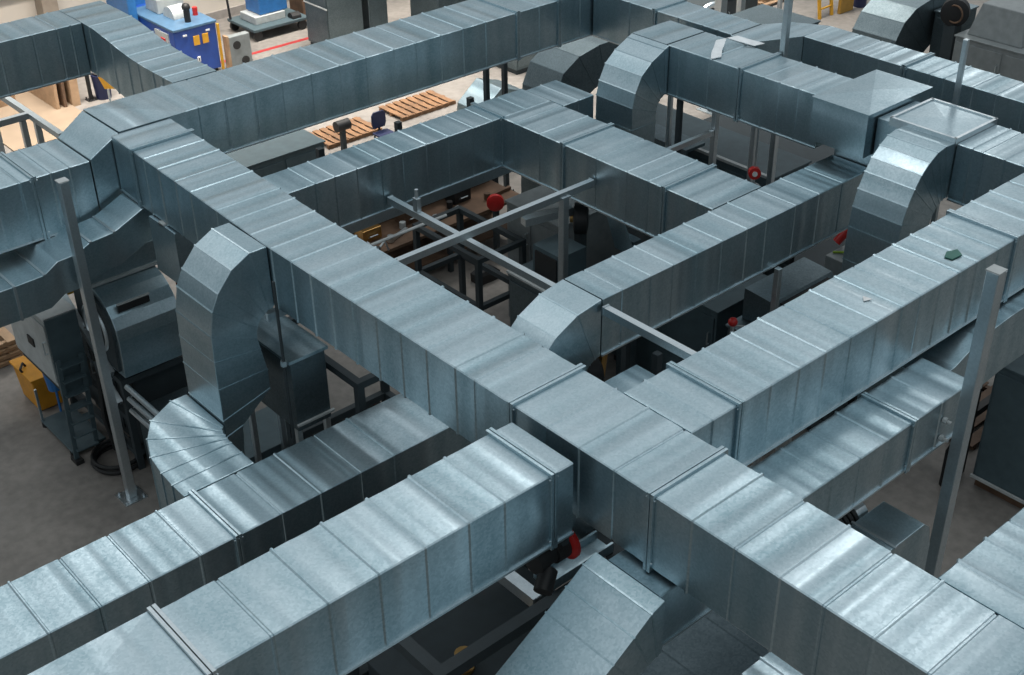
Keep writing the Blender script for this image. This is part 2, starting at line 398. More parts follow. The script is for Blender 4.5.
crossbreak(M(), 21.02, 22.42, 11.4, 12.86, -.03, .08, .05).build('lid', GB, t)
m = M()
for y in (11.42, 12.84): m.box(21.0, 22.44, y - .03, y + .03, -.06, .11)
for x in (21.02, 22.42): m.box(x - .03, x + .03, 11.4, 12.86, -.06, .11)
m.build('lid_flange', STEEL, t)
o = [(21.04, .02), (20.7, .04), (20.45, .0), (20.22, -.13), (20.0, -.32), (19.83, -.56), (19.68, -.87), (19.58, -1.22), (19.53, -1.65), (19.5, -2.35), (19.5, -3.4)]
i = [(21.04, -1.1), (20.98, -1.12), (20.9, -1.14), (20.82, -1.18), (20.74, -1.24), (20.67, -1.32), (20.61, -1.42), (20.57, -1.55), (20.55, -1.8), (20.54, -2.35), (20.54, -3.4)]
elbow('duct_elbow', 'bright dented gored galvanised bend at the right below the cross-creased lid', 'y', 11.4, 12.52, o, i)
duct('branch_duct', 'short galvanised duct between the bright right bend and the long right duct', 'y', 9.92, 11.38, 21.05, 22.4, -H, 0, [11.07, 10.83, 10.4], (), 23)
duct('back_duct', 'galvanised duct along the upper right edge behind the square box', 'y', 2, 17.1, 23.8, 24.82, -H, 0, [16.31, 15.73, 15.1, 13.81, 13.45, 12.77, 12.2, 11.6, 11.0, 10.4], (14.42,), 24)
t = thing('offset_duct', 'galvanised jog duct beside the grey upper post', 'duct', (23.6, 17.6, -1.16))
M().rings([[(22.62, 18.3, -H), (23.75, 18.3, -H), (23.75, 18.3, 0), (22.62, 18.3, 0)], [(22.75, 17.6, -H), (24.4, 17.9, -H), (24.4, 17.9, 0), (22.75, 17.6, 0)],
           [(23.8, 17.12, -H), (24.82, 17.12, -H), (24.82, 17.12, 0), (23.8, 17.12, 0)]]).build('duct_body', GY, t, bevel=.012)
duct('back_duct', 'narrow galvanised duct at the top edge between the header duct and the jog', 'y', 18.33, 22.86, 22.7, 23.75, -H, 0, [19.23, 19.99, 18.75, 21.6], (20.75,), 25)

# ---- lower right
duct('under_duct', 'shadowed galvanised duct beneath the long right duct with bolts on its side', 'x', 9.0, 16.0, 7.68, 8.6, -2.12, -1.24, [11.72, 12.5, 13.13, 13.8, 15.2, 10.6], (14.45,), 30)
o = [(8.98, -1.22), (8.75, -1.3), (8.45, -1.5), (8.1, -1.72), (7.2, -2.25), (6.3, -2.8), (5.4, -3.35)]
i = [(8.98, -2.12), (8.9, -2.13), (8.75, -2.17), (8.5, -2.3), (7.7, -2.85), (6.8, -3.4), (5.9, -3.95)]
elbow('duct_elbow', 'sloping galvanised duct coming down from under the trunk duct at bottom centre', 'y', 7.58, 8.8, o, i)
t = thing('offset_duct', 'dark galvanised offset duct behind the right post below the long right duct', 'duct', (18, 8.8, -2.4))
M().rings([[(x, 8.3, b), (x, 9.5, b), (x, 9.5, a), (x, 8.3, a)] for x, a, b in ((16.04, -1.6, -2.75), (16.6, -1.55, -2.75), (17.3, -1.3, -2.45), (18.2, -1.24, -2.35), (22, -1.24, -2.35))]).build('duct_body', GX, t, bevel=.012)
t = thing('stub_duct', 'small galvanised duct end below the shadowed duct near the right post', 'duct', (14, 7.7, -5))
M().rings([[(x, 7.25, -5.2), (x, 8.0, -5.2), (x, 8.0, z), (x, 7.25, z)] for x, z in ((12.9, -3), (14.55, -3), (14.72, -3.15), (14.85, -3.6), (14.88, -5.0))]).build('duct_body', GX, t, bevel=.012)
M().bar((13.75, 7.22, -2.985), (13.75, 8.02, -2.985), .05, .03).build('seam', STEEL, t)
# ---- left low duct with offsets below the left run
prof = [(10.2, -1.19), (9.35, -1.2), (9.05, -1.33), (8.7, -1.48), (8.2, -1.52), (7.9, -1.66), (7.5, -1.68), (7.2, -1.86), (6.6, -1.88), (2.5, -1.88)]
t = thing('low_duct', 'creased galvanised duct hanging low at the left edge, stepping down from the trunk duct', 'duct', (6, 22.1, -2.7))
M().rings([[(x, 21.8, z - .72), (x, b, z - .72), (x, b, z), (x, 21.8, z)] for x, z in prof for b in [22.7 if x > 8 else 24.2]]).build('duct_body', GX, t, bevel=.012)
m = M()
for x, z in ((8.7, -1.48), (8.2, -1.52), (6.6, -1.88), (7.2, -1.86)): m.bar((x, 21.78, z + .008), (x, 22.7 if x > 8 else 24.2, z + .008), .05, .03)
m.bar((6.6, 21.785, -1.87), (6.6, 21.785, -2.6), .05, .03, (0, 1, 0)); m.build('seam', STEEL, t)
# ------------------------------------------------------------------ posts, struts, rods
F0 = -ZF
def post(name, label, x, y, z1, w=.16, mat=None, plate=True, cat='post', channel=False, z0=None):
    mat = mat or STEEL
    z0 = F0 if z0 is None else z0
    t = thing(name, label, cat, (x, y, z0))
    b = z0 + (.03 if plate else 0)
    if channel: M().channel((x, y, b), (x, y, z1), w, w, (-.7, -.7, 0)).build('shaft', mat, t)
    else: M().box(x - w / 2, x + w / 2, y - w / 2, y + w / 2, b, z1).build('shaft', mat, t, bevel=.012)
    if plate:
        p = M().box(x - w * 1.4, x + w * 1.4, y - w * 1.4, y + w * 1.4, z0, z0 + .03).build('base_plate', mat, t)
        for sx in (-1, 1):
            for sy in (-1, 1):
                q = (x + sx * w * 1.05, y + sy * w * 1.05); M().cyl((q[0], q[1], z0 + .03), (q[0], q[1], z0 + .1), .022, 6).build('anchor_bolt', mat, p)
    return t
t = post('support_post', 'tall grey steel post with foot plate standing free before the left run', 7.82, 21.52, .0, .18, plate=True)
M().box(7.72, 7.92, 21.42, 21.62, .0, .015).build('end_cap', PALEP, t)
t = post('support_post', 'tall steel post at the right edge in front of the long right duct', 15.46, 7.42, 1.03, .2)
M().box(15.35, 15.57, 7.31, 7.53, 1.03, 1.05).build('end_cap', PALEP, t)
M().bar((15.58, 7.34, -1.0), (15.58, 7.34, 1.0), .03, .03, (0, 1, 0)).build('edge_lip', STEEL, t)
for z in (-1.62, -1.95):
    single('bracket_bolt', M().cyl((15.3, 7.67, z), (15.3, 7.6, z), .055, 8).cyl((15.3, 7.6, z), (15.3, 7.53, z), .028, 8), PALEP,
           ('upper' if z > -1.8 else 'lower') + ' of two pale bolts on the shadowed duct beside the right post', 'bolt', 'bolts beside the right post')
t = post('conduit', 'slim upright steel conduit rising behind the cross-creased lid at upper right', 23.12, 12.72, 1.2, .1, cat='conduit')
t = post('support_post', 'upper grey post crossing the jog duct at the top of the view', 22.56, 16.72, 2.2, .14)
t = post('support_post', 'steel post under the crossing struts in the middle opening', 16.62, 17.5, -1.83, .16)
M().box(16.5, 16.74, 17.4, 17.6, -1.83, -1.8).build('head_plate', STEEL, t)
t = post('support_post', 'dark steel post under the upper right duct carrying the cross beam', 21.24, 17.42, -1.18, .13)
M().box(21.1, 21.4, 17.3, 17.55, -1.2, -1.175).build('head_plate', STEEL, t)
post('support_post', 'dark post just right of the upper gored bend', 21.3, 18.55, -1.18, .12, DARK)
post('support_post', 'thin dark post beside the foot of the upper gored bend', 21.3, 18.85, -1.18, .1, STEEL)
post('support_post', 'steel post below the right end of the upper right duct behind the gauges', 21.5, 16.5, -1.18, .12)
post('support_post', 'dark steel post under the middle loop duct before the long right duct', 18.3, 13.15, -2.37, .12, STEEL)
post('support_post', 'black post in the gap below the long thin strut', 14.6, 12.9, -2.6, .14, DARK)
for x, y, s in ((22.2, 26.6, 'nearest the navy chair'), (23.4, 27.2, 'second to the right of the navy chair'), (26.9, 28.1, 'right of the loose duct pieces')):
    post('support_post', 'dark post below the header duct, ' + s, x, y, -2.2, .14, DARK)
def strut(label, p0, p1, w=.13, h=.15):
    t = thing('strut_channel', label, 'strut', ((p0[0] + p1[0]) / 2, (p0[1] + p1[1]) / 2, p0[2] - h / 2))
    M().channel(p0, p1, w, h).build('channel', STEEL, t)
    d = (Vector(p1) - Vector(p0)).normalized()
    for e, s in ((p0, 1), (p1, -1)):
        c = Vector(e) + d * .03 * s
        M().bar(tuple(c - d * .02), tuple(c + d * .02), w * 1.15, h * 1.15).build('end_bracket', STEEL, t)
    return t
strut('bright strut running from the narrow loop duct towards the middle duct', (14.25, 14.26, -2.13), (14.25, 20.4, -2.13))
strut('bright strut between the middle loop duct bend and the long right duct', (13.52, 9.0, -1.38), (13.52, 13.2, -1.38))
strut('bright strut crossing over the other strut to the flanged loop duct', (9.4, 17.5, -1.76), (17.45, 17.5, -1.76))
single('strut_clamp', M().box(14.2, 14.3, 19.35, 19.5, -2.05, -1.75).cyl((14.25, 19.42, -1.75), (14.25, 19.42, -1.55), .04, 8), STEEL, 'small clamp bolt standing on the strut near the narrow loop duct', 'clamp')
strut('thin cross beam from the dark post to the flanged loop duct', (19.0, 17.42, -1.7), (21.16, 17.42, -1.7), .1, .12)
t = thing('hanger_rod', 'thin threaded rod hanging beside the large gored bend', 'hanger rod', (9.0, 16.3, -4.2))
M().cyl((9.0, 16.35, -7.38), (9.0, 16.35, -.4), .028, 8).build('rod', DARK, t)
M().cyl((9.0, 16.35, -2.05), (9.0, 16.35, -1.95), .06, 6).build('nut', STEEL, t)
t = thing('hanger_rod', 'reddish hanger rod under the trunk duct beside the creased low duct', 'hanger rod', (9.4, 20.95, -3))
M().cyl((9.42, 20.95, -3.3), (9.42, 20.95, -1.16), .03, 8).build('rod', plain('rusty_rod', (.16, .07, .05), .6, .3), t)
M().box(9.3, 9.55, 20.85, 21.05, -1.24, -1.17).build('clamp', PALEP, t)
single('torn_film', M().rings([[(x + dx, y, z) for dx, y, z in ((-.12, y0, z0), (.12, y0 - .1, z0 + .02), (.12, y0 - .1, z0 + .035), (-.12, y0, z0 + .015))] for x, y0, z0 in
        ((21.2, 17.55, .01), (21.45, 17.75, .05), (21.75, 17.95, .03), (22.0, 18.1, .1), (22.25, 18.0, .12), (22.4, 17.75, .06), (22.5, 17.4, .03))]), FOIL, 'crumpled clear film lying across the upper right duct', 'plastic film', smooth=True)
single('scrap', M().ext([(17.0, 8.92), (17.25, 8.9), (17.35, 9.05), (17.15, 9.12), (16.98, 9.05)], 'z', .012, .03), plain('green_scrap', (.03, .14, .11), .5), 'small dark green scrap lying on the long right duct', 'scrap')
single('scrap', M().ext([(14.9, 9.1), (15.05, 9.05), (15.02, 9.2)], 'z', .012, .02), WHITE, 'tiny white triangular scrap on the long right duct', 'scrap')
# motor with red cap under the foreground branch
t = thing('electric_motor', 'black motor with a red end cap hung under the end of the foreground branch duct', 'motor', (9.0, 9.65, -2.0))
M().cyl((8.62, 9.65, -1.78), (9.2, 9.65, -1.78), .2, 18, prof=[(0, .1), (.05, .2), (.3, .2), (.32, .16), (.6, .16), (.62, .19), (1, .19)]).build('motor_body', BLACK, t, smooth=True)
M().cyl((9.2, 9.65, -1.78), (9.34, 9.65, -1.78), .24, 18, prof=[(0, .2), (.3, .26), (.7, .26), (1, .12)]).build('end_cap', RED, t, smooth=True)
M().cyl((8.8, 9.5, -1.9), (8.55, 9.35, -2.05), .13, 14).build('inlet', BLACK, t, smooth=True)
M().bar((9.0, 9.4, -1.5), (9.0, 9.4, -1.2), .06, .1, (1, 0, 0)).build('hanger', DARK, t)
# ------------------------------------------------------------------ machines and clutter on the floor
def cabinet(name, label, cat, x0, x1, y0, y1, z1, mat, side='x', n=2, base=DARK, z0=None, legs=True, extra=None):
    """floor-standing equipment cabinet: plinth, body, lid, panel doors with handles on the -X or -Y side"""
    z0 = F0 if z0 is None else z0
    t = thing(name, label, cat, ((x0 + x1) / 2, (y0 + y1) / 2, z0))
    M().box(x0 + .06, x1 - .06, y0 + .06, y1 - .06, z0, z0 + .18).build('plinth', base, t)
    M().box(x0, x1, y0, y1, z0 + .18, z1 - .05).build('casing', mat, t, bevel=.02)
    M().box(x0 - .04, x1 + .04, y0 - .04, y1 + .04, z1 - .05, z1).build('lid', mat, t, bevel=.012)
    for k in range(n):
        if side == 'x':
            a0 = y0 + (y1 - y0) * k / n + .06; a1 = y0 + (y1 - y0) * (k + 1) / n - .06
            d = M().box(x0 - .03, x0 - .002, a0, a1, z0 + .3, z1 - .2).build('door', mat, t, bevel=.01)
            M().tube([(x0 - .03, a0 + .1, z1 - .9), (x0 - .09, a0 + .1, z1 - .9), (x0 - .09, a0 + .1, z1 - .6), (x0 - .03, a0 + .1, z1 - .6)], .018, 6).build('handle', STEEL, d)
        else:
            a0 = x0 + (x1 - x0) * k / n + .06; a1 = x0 + (x1 - x0) * (k + 1) / n - .06
            d = M().box(a0, a1, y0 - .03, y0 - .002, z0 + .3, z1 - .2).build('door', mat, t, bevel=.01)
            M().tube([(a0 + .1, y0 - .03, z1 - .9), (a0 + .1, y0 - .09, z1 - .9), (a0 + .1, y0 - .09, z1 - .6), (a0 + .1, y0 - .03, z1 - .6)], .018, 6).build('handle', STEEL, d)
    return t
def frame(name, label, cat, x0, x1, y0, y1, zs, mat, w=.12, z0=None, posts=True):
    """welded frame: legs and rings of beams at heights zs"""
    z0 = F0 if z0 is None else z0
    t = thing(name, label, cat, ((x0 + x1) / 2, (y0 + y1) / 2, z0))
    if posts:
        for x in (x0, x1):
            for y in (y0, y1): M().box(x - w / 2, x + w / 2, y - w / 2, y + w / 2, z0, zs[-1]).build('leg', mat, t)
    for z in zs:
        for y in (y0, y1): M().box(x0 + w / 2, x1 - w / 2, y - w / 2, y + w / 2, z - w, z).build('beam', mat, t)
        for x in (x0, x1): M().box(x - w / 2, x + w / 2, y0 + w / 2, y1 - w / 2, z - w, z).build('beam', mat, t)
    return t
def pallet(label, x0, x1, y0, y1, z0, mat=None, n=7, along='y', cat='pallet', group=None, name='wooden_pallet'):
    mat = mat or WOOD
    t = thing(name, label, cat, ((x0 + x1) / 2, (y0 + y1) / 2, z0), group)
    for k in range(3):
        if along == 'y':
            c = x0 + (x1 - x0) * (.06 + .44 * k); M().box(c - .06, c + .06, y0, y1, z0, z0 + .12).build('bearer', mat, t)
        else:
            c = y0 + (y1 - y0) * (.06 + .44 * k); M().box(x0, x1, c - .06, c + .06, z0, z0 + .12).build('bearer', mat, t)
    for k in range(n):
        if along == 'y':
            a = y0 + (y1 - y0) * k / n; M().box(x0, x1, a, a + (y1 - y0) / n * .7, z0 + .12, z0 + .15).build('slat', mat, t)
        else:
            a = x0 + (x1 - x0) * k / n; M().box(a, a + (x1 - x0) / n * .7, y0, y1, z0 + .12, z0 + .15).build('slat', mat, t)
    return t

# ---- left: cabinet, step ladder, platform, fan housing, hoses, bin, pallets
t = cabinet('control_cabinet', 'grey cabinet with a dark latch at the far left below the left run', 'cabinet', 7.5, 8.15, 23.4, 25.6, -3.7, PALEP, 'x', 1, z0=-5.6)
M().box(7.44, 7.5, 24.25, 24.55, -4.75, -4.55).build('latch', BLACK, t)
M().box(7.48, 8.17, 23.34, 23.4, -5.6, -3.7).build('edge_trim', TEALP, t)
t = thing('step_ladder', 'narrow steel step ladder below the grey cabinet at left', 'step ladder', (7.8, 23.3, F0))
for x in (7.5, 8.0): M().bar((x, 23.45, F0), (x, 23.15, -4.6), .05, .1, (1, 0, 0)).build('rail', TEALP, t)
for k in range(7):
    z = F0 + .35 + k * .38; y = 23.45 - .3 * (z - F0) / 2.8
    M().box(7.5, 8.0, y - .14, y + .1, z, z + .03).build('tread', TEALP, t)
M().box(7.42, 7.6, 23.3, 23.6, F0, F0 + .1).build('foot', BLACK, t)
t = thing('platform', 'low blue-grey steel platform on the floor beside the step ladder', 'platform', (7.9, 24.5, F0))
M().box(7.5, 8.3, 23.65, 25.3, F0 + .1, F0 + .16).build('deck', TEALP, t, bevel=.01)
for x in (7.56, 8.2):
    for y in (23.75, 25.2): M().cyl((x, y, F0), (x, y, F0 + .1), .08, 10).build('foot', BLACK, t)
M().bar((7.53, 25.25, F0 + .16), (7.53, 25.25, F0 + 1.0), .05, .05, (1, 0, 0)).build('stanchion', STEEL, t)
t = thing('storage_bin', 'orange-yellow plastic bin on the floor at the far left', 'bin', (8.0, 26.3, F0))
M().rings([[(7.7, 25.8, F0 + .02), (8.3, 25.8, F0 + .02), (8.3, 26.75, F0 + .02), (7.7, 26.75, F0 + .02)], [(7.64, 25.72, -6.5), (8.38, 25.72, -6.5), (8.38, 26.85, -6.5), (7.64, 26.85, -6.5)]]).build('bin_body', ORG, t, bevel=.03)
M().box(7.6, 8.42, 25.68, 26.89, -6.5, -6.44).build('rim', ORG, t, bevel=.015)
M().tube([(7.64, 26.2, -6.46), (7.6, 26.2, -6.36), (7.75, 26.4, -6.34), (7.8, 26.4, -6.44)], .03, 6).build('handle', BLACK, t)
single('bucket', M().cyl((8.0, 25.3, -6.6), (8.0, 25.3, -6.1), .16, 14, r1=.2).cyl((8.0, 25.3, F0 + .16), (8.0, 25.3, -6.6), .03, 8), LBLUE, 'blue spray bucket on a thin stand above the platform at left', 'bucket')
for k in range(4):
    pallet('pale wooden pallet at the left edge, ' + ('bottom', 'second', 'third', 'top')[k] + ' of the stack', 6.0, 8.4, 28.2, 30.5, F0 + .17 * k, WOOD, 7, 'x', group='stacked pallets at the left edge')
t = thing('fan_housing', 'dark rounded fan housing with a slot between the tall left post and the gored bend', 'fan housing', (9.1, 22.6, -4.95))
pr = [(23.9, -3.06), (22.95, -3.06)] + [(22.95 - .95 * math.sin(a), -4.0 + .94 * math.cos(a)) for a in [math.radians(10 + 16 * k) for k in range(6)]] + [(22.05, -4.9), (23.9, -4.95)]
M().ext(pr, 'x', 8.42, 9.85).build('scroll_casing', GB, t, bevel=.012)
M().ext([(22.9 + (p - 22.9) * .86, -4.0 + (q + 4.0) * .86) for p, q in pr], 'x', 8.36, 8.42).build('dark_open_end', DARK, t)  # dark sheet painting the shaded inside of the open casing end
M().torus((8.35, 22.9, -4.0), .5, .05, 'x').build('inlet_ring', STEEL, t, smooth=True)
M().box(8.6, 9.3, 22.14, 22.2, -3.42, -3.28).build('vent_slot', BLACK, t)
M().bar((8.6, 22.17, -3.25), (9.32, 22.17, -3.25), .05, .03).build('slot_lip', PALEP, t)
t = thing('box_duct', 'flat galvanised box on top of the rounded fan housing', 'duct', (9.2, 23.4, -3.05))
M().box(8.3, 10.1, 22.85, 24.0, -3.04, -2.5).build('duct_body', GX, t, bevel=.012)
M().box(8.26, 10.14, 22.8, 22.85, -3.05, -2.98).build('edge_angle', PALEP, t)
frame('steel_rack', 'tangle of dark steel framing behind the tall left post', 'rack', 8.45, 10.4, 22.3, 25.6, (-6.9, -6.0, -5.05), DARK, .14)
single('sloping_strut', M().channel((8.28, 25.6, -2.9), (8.28, 22.4, -4.9), .13, .16), STEEL, 'sloping strut behind the tall left post above the step ladder', 'strut')
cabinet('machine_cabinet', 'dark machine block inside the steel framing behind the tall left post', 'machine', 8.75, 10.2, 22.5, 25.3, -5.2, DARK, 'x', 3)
single('sloping_strut', M().channel((8.28, 25.0, -3.7), (8.28, 22.3, -5.6), .13, .14), STEEL, 'lower sloping strut behind the tall left post', 'strut')
single('pump', M().cyl((8.5, 25.2, -3.9), (9.3, 25.2, -3.9), .25, 14, prof=[(0, .12), (.1, .25), (.5, .25), (.55, .16), (.9, .16), (1, .22)]).box(8.6, 9.1, 24.9, 25.5, -4.2, -4.05), YEL, 'yellow pump half hidden behind the grey cabinet at left', 'pump', smooth=True)
m = M()
for r, z in ((.52, .05), (.56, .11), (.5, .17), (.54, .23)): m.torus((8.2, 22.85, F0 + z), r, .04, 'z')
single('coiled_hose', m, BLACK, 'coil of black hose on the floor beside the tall left post', 'hose', smooth=True)
m = M()
for k, (y, r) in enumerate(((22.9, .05), (23.0, .04), (22.75, .045))):
    m.tube([(8.2 + .1 * k, y, F0 + .3), (8.1 + .08 * k, y, -6.2), (8.25 + .06 * k, y + .2, -5.2), (8.3 + .05 * k, y + .5, -4.2)], r)
single('hose_bundle', m, BLACK, 'bundle of dark hoses climbing beside the step ladder at left', 'hoses', smooth=True)
cabinet('machine_cabinet', 'dark machine base behind the flat fan-shaped bend at left', 'machine', 8.7, 10.9, 18.6, 19.8, -5.4, TEALP, 'x', 1)
cabinet('machine_cabinet', 'added dark filler block under the rounded fan housing at left', 'machine', 8.55, 10.3, 19.95, 22.1, -5.75, GD, 'x', 2)  # block added to cover bright floor and keep this gap dark
for k in range(3):
    single('pipe', M().cyl((8.35, 18.3, -5.0 - k * .3), (8.35, 21.9, -5.0 - k * .3), .06, 8), STEEL, ('topmost', 'middle', 'lowest')[k] + ' of three level pipes behind the flat fan-shaped bend', 'pipe', 'pipes by the fan-shaped bend')
# plenum between gored bend and trunk
t = thing('plenum_box', 'dull galvanised box below the trunk duct beside the large gored bend', 'plenum box', (9.6, 17, F0))
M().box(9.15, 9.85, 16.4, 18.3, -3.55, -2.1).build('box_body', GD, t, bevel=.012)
M().box(9.1, 9.9, 16.36, 18.34, -2.1, -2.04).build('lid', GX, t)
M().bar((9.12, 16.37, -3.4), (9.9, 16.37, -3.4), .05, .04).build('edge_angle', PALEP, t)
for x in (9.2, 9.8):
    for y in (16.5, 18.2): M().box(x - .05, x + .05, y - .05, y + .05, F0, -3.55).build('leg', STEEL, t)
cabinet('filter_box', 'greyish brown box standing under the gored bend behind the feeder duct', 'box', 8.95, 9.7, 15.75, 16.25, -3.9, GREYP, 'y', 1)
frame('steel_rack', 'dark frame under the trunk duct behind the feeder duct', 'rack', 10.1, 12.4, 15.8, 18.4, (-5.2, -2.6), DARK, .14)
cabinet('machine_cabinet', 'black machine inside the frame behind the feeder duct', 'machine', 10.4, 12.2, 16.0, 18.4, -5.4, DARK, 'x', 1)

# ---- middle opening
t = thing('workbench', 'wooden-topped workbench on the floor in the middle opening', 'workbench', (19, 25, F0))
M().box(16.4, 21.6, 24.4, 25.8, -6.0, -5.92).build('bench_top', DWOOD, t)
M().box(16.5, 21.5, 24.5, 25.7, -6.9, -6.85).build('shelf', DWOOD, t)
for x in (16.5, 19.0, 21.5):
    for y in (24.5, 25.7): M().box(x - .06, x + .06, y - .06, y + .06, F0, -6.0).build('leg', DARK, t)
M().box(16.5, 21.5, 25.75, 25.8, -5.92, -5.0).build('back_board', DWOOD, t)
for k, (x, y, l, a, mt, lb) in enumerate(((17.2, 24.7, .8, .5, STEEL, 'steel bar'), (17.9, 25.1, .7, 1.2, PALEP, 'pale bar'), (18.8, 24.8, 1.0, .3, STEEL, 'long steel bar'), (19.6, 25.2, .9, .9, BLACK, 'black bar'), (20.7, 24.9, .9, .1, DWOOD, 'wood offcut'))):
    single('hand_tool', M().bar((x, y, -5.86), (x + l * math.cos(a), y + l * .6 * math.sin(a), -5.86), .09, .09).cyl((x, y, -5.9), (x, y, -5.72), .09, 8), mt,
           lb + ' lying on the workbench, ' + ('leftmost', 'second from left', 'third from left', 'fourth from left', 'rightmost')[k] + ' of the row', 'tool', 'tools on the workbench')
for k, (x, y, h, mt, lb) in enumerate(((16.9, 25.3, .35, COPPER, 'tan box'), (18.3, 25.4, .5, DWOOD, 'brown crate'), (20.1, 25.45, .4, BLACK, 'black case'))):
    t = thing('tool_box', lb + ' at the back of the workbench', 'box', (x, y, -5.92)); M().box(x - .3, x + .3, y - .22, y + .22, -5.92, -5.92 + h).build('box_body', mt, t, bevel=.02)
    M().tube([(x - .12, y - .22, -5.8), (x - .12, y - .28, -5.75), (x + .12, y - .28, -5.75), (x + .12, y - .22, -5.8)], .02, 6).build('handle', STEEL, t)
t = thing('hose_reel', 'bright red round reel beside the workbench in the middle opening', 'reel', (20.4, 24.1, F0))
M().cyl((20.2, 23.95, -5.55), (20.32, 24.1, -5.55), .24, 24, prof=[(0, .17), (.2, .24), (.8, .24), (1, .17)]).build('reel_disc', RED, t, smooth=True)
M().box(20.3, 20.42, 24.06, 24.2, F0, -5.4).build('stand', DARK, t)
t = cabinet('air_handler', 'large grey air handler in the middle opening under the flanged loop duct', 'air handler', 18.4, 21.4, 19.5, 21.4, -3.9, GREYP, 'x', 2)
M().bar((18.34, 19.5, -5.6), (18.34, 21.4, -5.6), .04, .06).build('panel_joint', PALEP, t)
t = cabinet('air_handler', 'smaller dull air handler section before the middle loop duct', 'air handler', 16.8, 18.1, 17.7, 19.5, -4.5, GD, 'x', 1)
M().bar((16.76, 17.7, -4.47), (16.76, 19.5, -4.47), .08, .05).build('edge_angle', PALEP, t)
M().box(17.1, 17.9, 18.1, 19.0, -4.5, -3.7).build('spigot', TEALP, t); M().box(17.06, 17.1, 18.2, 18.9, -4.4, -3.8).build('opening', BLACK, t)
t = thing('blower', 'black blower fan beside the post in the middle opening', 'blower', (18.3, 18.75, F0))
M().cyl((18.1, 18.75, -3.3), (18.35, 18.5, -3.3), .36, 22, prof=[(0, .2), (.1, .36), (.9, .36), (1, .2)]).build('wheel_casing', BLACK, t, smooth=True)
M().cyl((18.05, 18.8, -3.3), (18.1, 18.75, -3.3), .1, 12).build('hub', COPPER, t)
M().bar((16.9, 19.1, -3.1), (18.1, 18.8, -3.1), .22, .18).build('shaft_guard', STEEL, t)
M().box(18.15, 18.35, 18.55, 18.75, F0, -3.6).build('pedestal', DARK, t)
t = thing('chute', 'bright folded sheet chute at the near corner of the middle opening', 'chute', (18.2, 17.4, F0))
M().rings([[(18.0, 17.1, -2.75), (18.0, 17.6, -2.75), (18.05, 17.6, -2.75), (18.05, 17.1, -2.75)], [(18.2, 16.9, -3.6), (18.2, 17.5, -3.6), (18.25, 17.5, -3.6), (18.25, 16.9, -3.6)]]).build('sheet', GX, t)
M().box(18.26, 18.5, 17.0, 17.4, F0, -3.3).build('pedestal', GD, t)
cabinet('machine_cabinet', 'dark machine below the chute in the middle opening', 'machine', 19.1, 21.1, 15.2, 18.4, -4.6, TEALP, 'x', 2)
t = thing('pipe_stand', 'black stand with hooked rods at the left of the middle opening', 'stand', (16.2, 23.5, F0))
M().cyl((16.0, 23.6, F0), (16.0, 23.6, -5.2), .09, 10).build('column', BLACK, t)
M().cyl((16.0, 23.6, F0), (16.0, 23.6, F0 + .06), .35, 16).build('base', BLACK, t)
for a in (0, 2.1, 4.2): M().tube([(16, 23.6, -5.3), (16 + .25 * math.cos(a), 23.6 + .25 * math.sin(a), -5.1), (16 + .35 * math.cos(a), 23.6 + .35 * math.sin(a), -5.4)], .03, 6).build('hook', STEEL, t)
single('pipe', M().cyl((13.0, 20.2, -2.9), (15.6, 20.2, -2.9), .035, 8), PALEP, 'thin pale pipe below the narrow loop duct', 'pipe')
strut('dark beam along the underside of the narrow loop duct', (11.5, 20.95, -2.75), (18.8, 20.95, -2.75), .2, .24)
t = thing('shelf_crate', 'brown crate with blue lining on the floor by the workbench', 'crate', (16.6, 22.6, F0))
for (a, b, c, d) in ((16.2, 16.26, 22.2, 23.2), (17.0, 17.06, 22.2, 23.2), (16.26, 17.0, 22.2, 22.26), (16.26, 17.0, 23.14, 23.2)): M().box(a, b, c, d, F0 + .06, F0 + .7).build('side_panel', DWOOD, t)
M().box(16.2, 17.06, 22.2, 23.2, F0, F0 + .06).build('bottom', DWOOD, t); M().box(16.27, 16.99, 22.27, 23.13, F0 + .06, F0 + .3).build('lining', LBLUE, t)
single('toolbag', M().rings([[(19.4 + a, 23.5 + b, z) for a, b in ((-.35 * s, -.2 * s), (.35 * s, -.2 * s), (.35 * s, .2 * s), (-.35 * s, .2 * s))] for z, s in ((F0, 1), (F0 + .25, 1.02), (F0 + .34, .7))]), BLACK, 'black bag on the pale floor patch of the middle opening', 'bag')

t = thing('shelf_rack', 'dark shelf rack crowded with brown timber behind the crossing struts', 'rack', (19, 26.6, F0))
for x in (16.8, 19.4, 22.0):
    for y in (26.1, 27.1): M().box(x - .08, x + .08, y - .08, y + .08, F0, -3.9).build('upright', DARK, t)
for z in (-6.4, -5.3, -4.2): M().box(16.8, 22.0, 26.1, 27.1, z - .08, z).build('shelf', DARK, t)
for k, (x, z, l, mt, lb) in enumerate(((17.0, -6.4, 2.0, DWOOD, 'brown plank'), (19.6, -6.4, 2.1, DARK, 'dark bar'), (17.1, -5.3, 1.9, DARK, 'dark bar'), (19.7, -5.3, 2.0, DWOOD, 'brown plank'), (17.2, -4.2, 2.0, DWOOD, 'brown plank'), (19.6, -4.2, 2.2, STEEL, 'grey bar'))):
    single('stock_bar', M().bar((x, 26.5, z + .12), (x + l, 26.4, z + .12), .5, .22), mt, lb + ' on the ' + ('lowest', 'lowest', 'middle', 'middle', 'top', 'top')[k] + ' shelf of the dark rack, ' + ('left', 'right')[k % 2] + ' end', 'bar', 'stock on the dark rack')
frame('steel_rack', 'dark low frame at the near end of the workbench', 'rack', 16.8, 18.2, 20.6, 23.0, (-5.9, -4.6), DARK, .13)
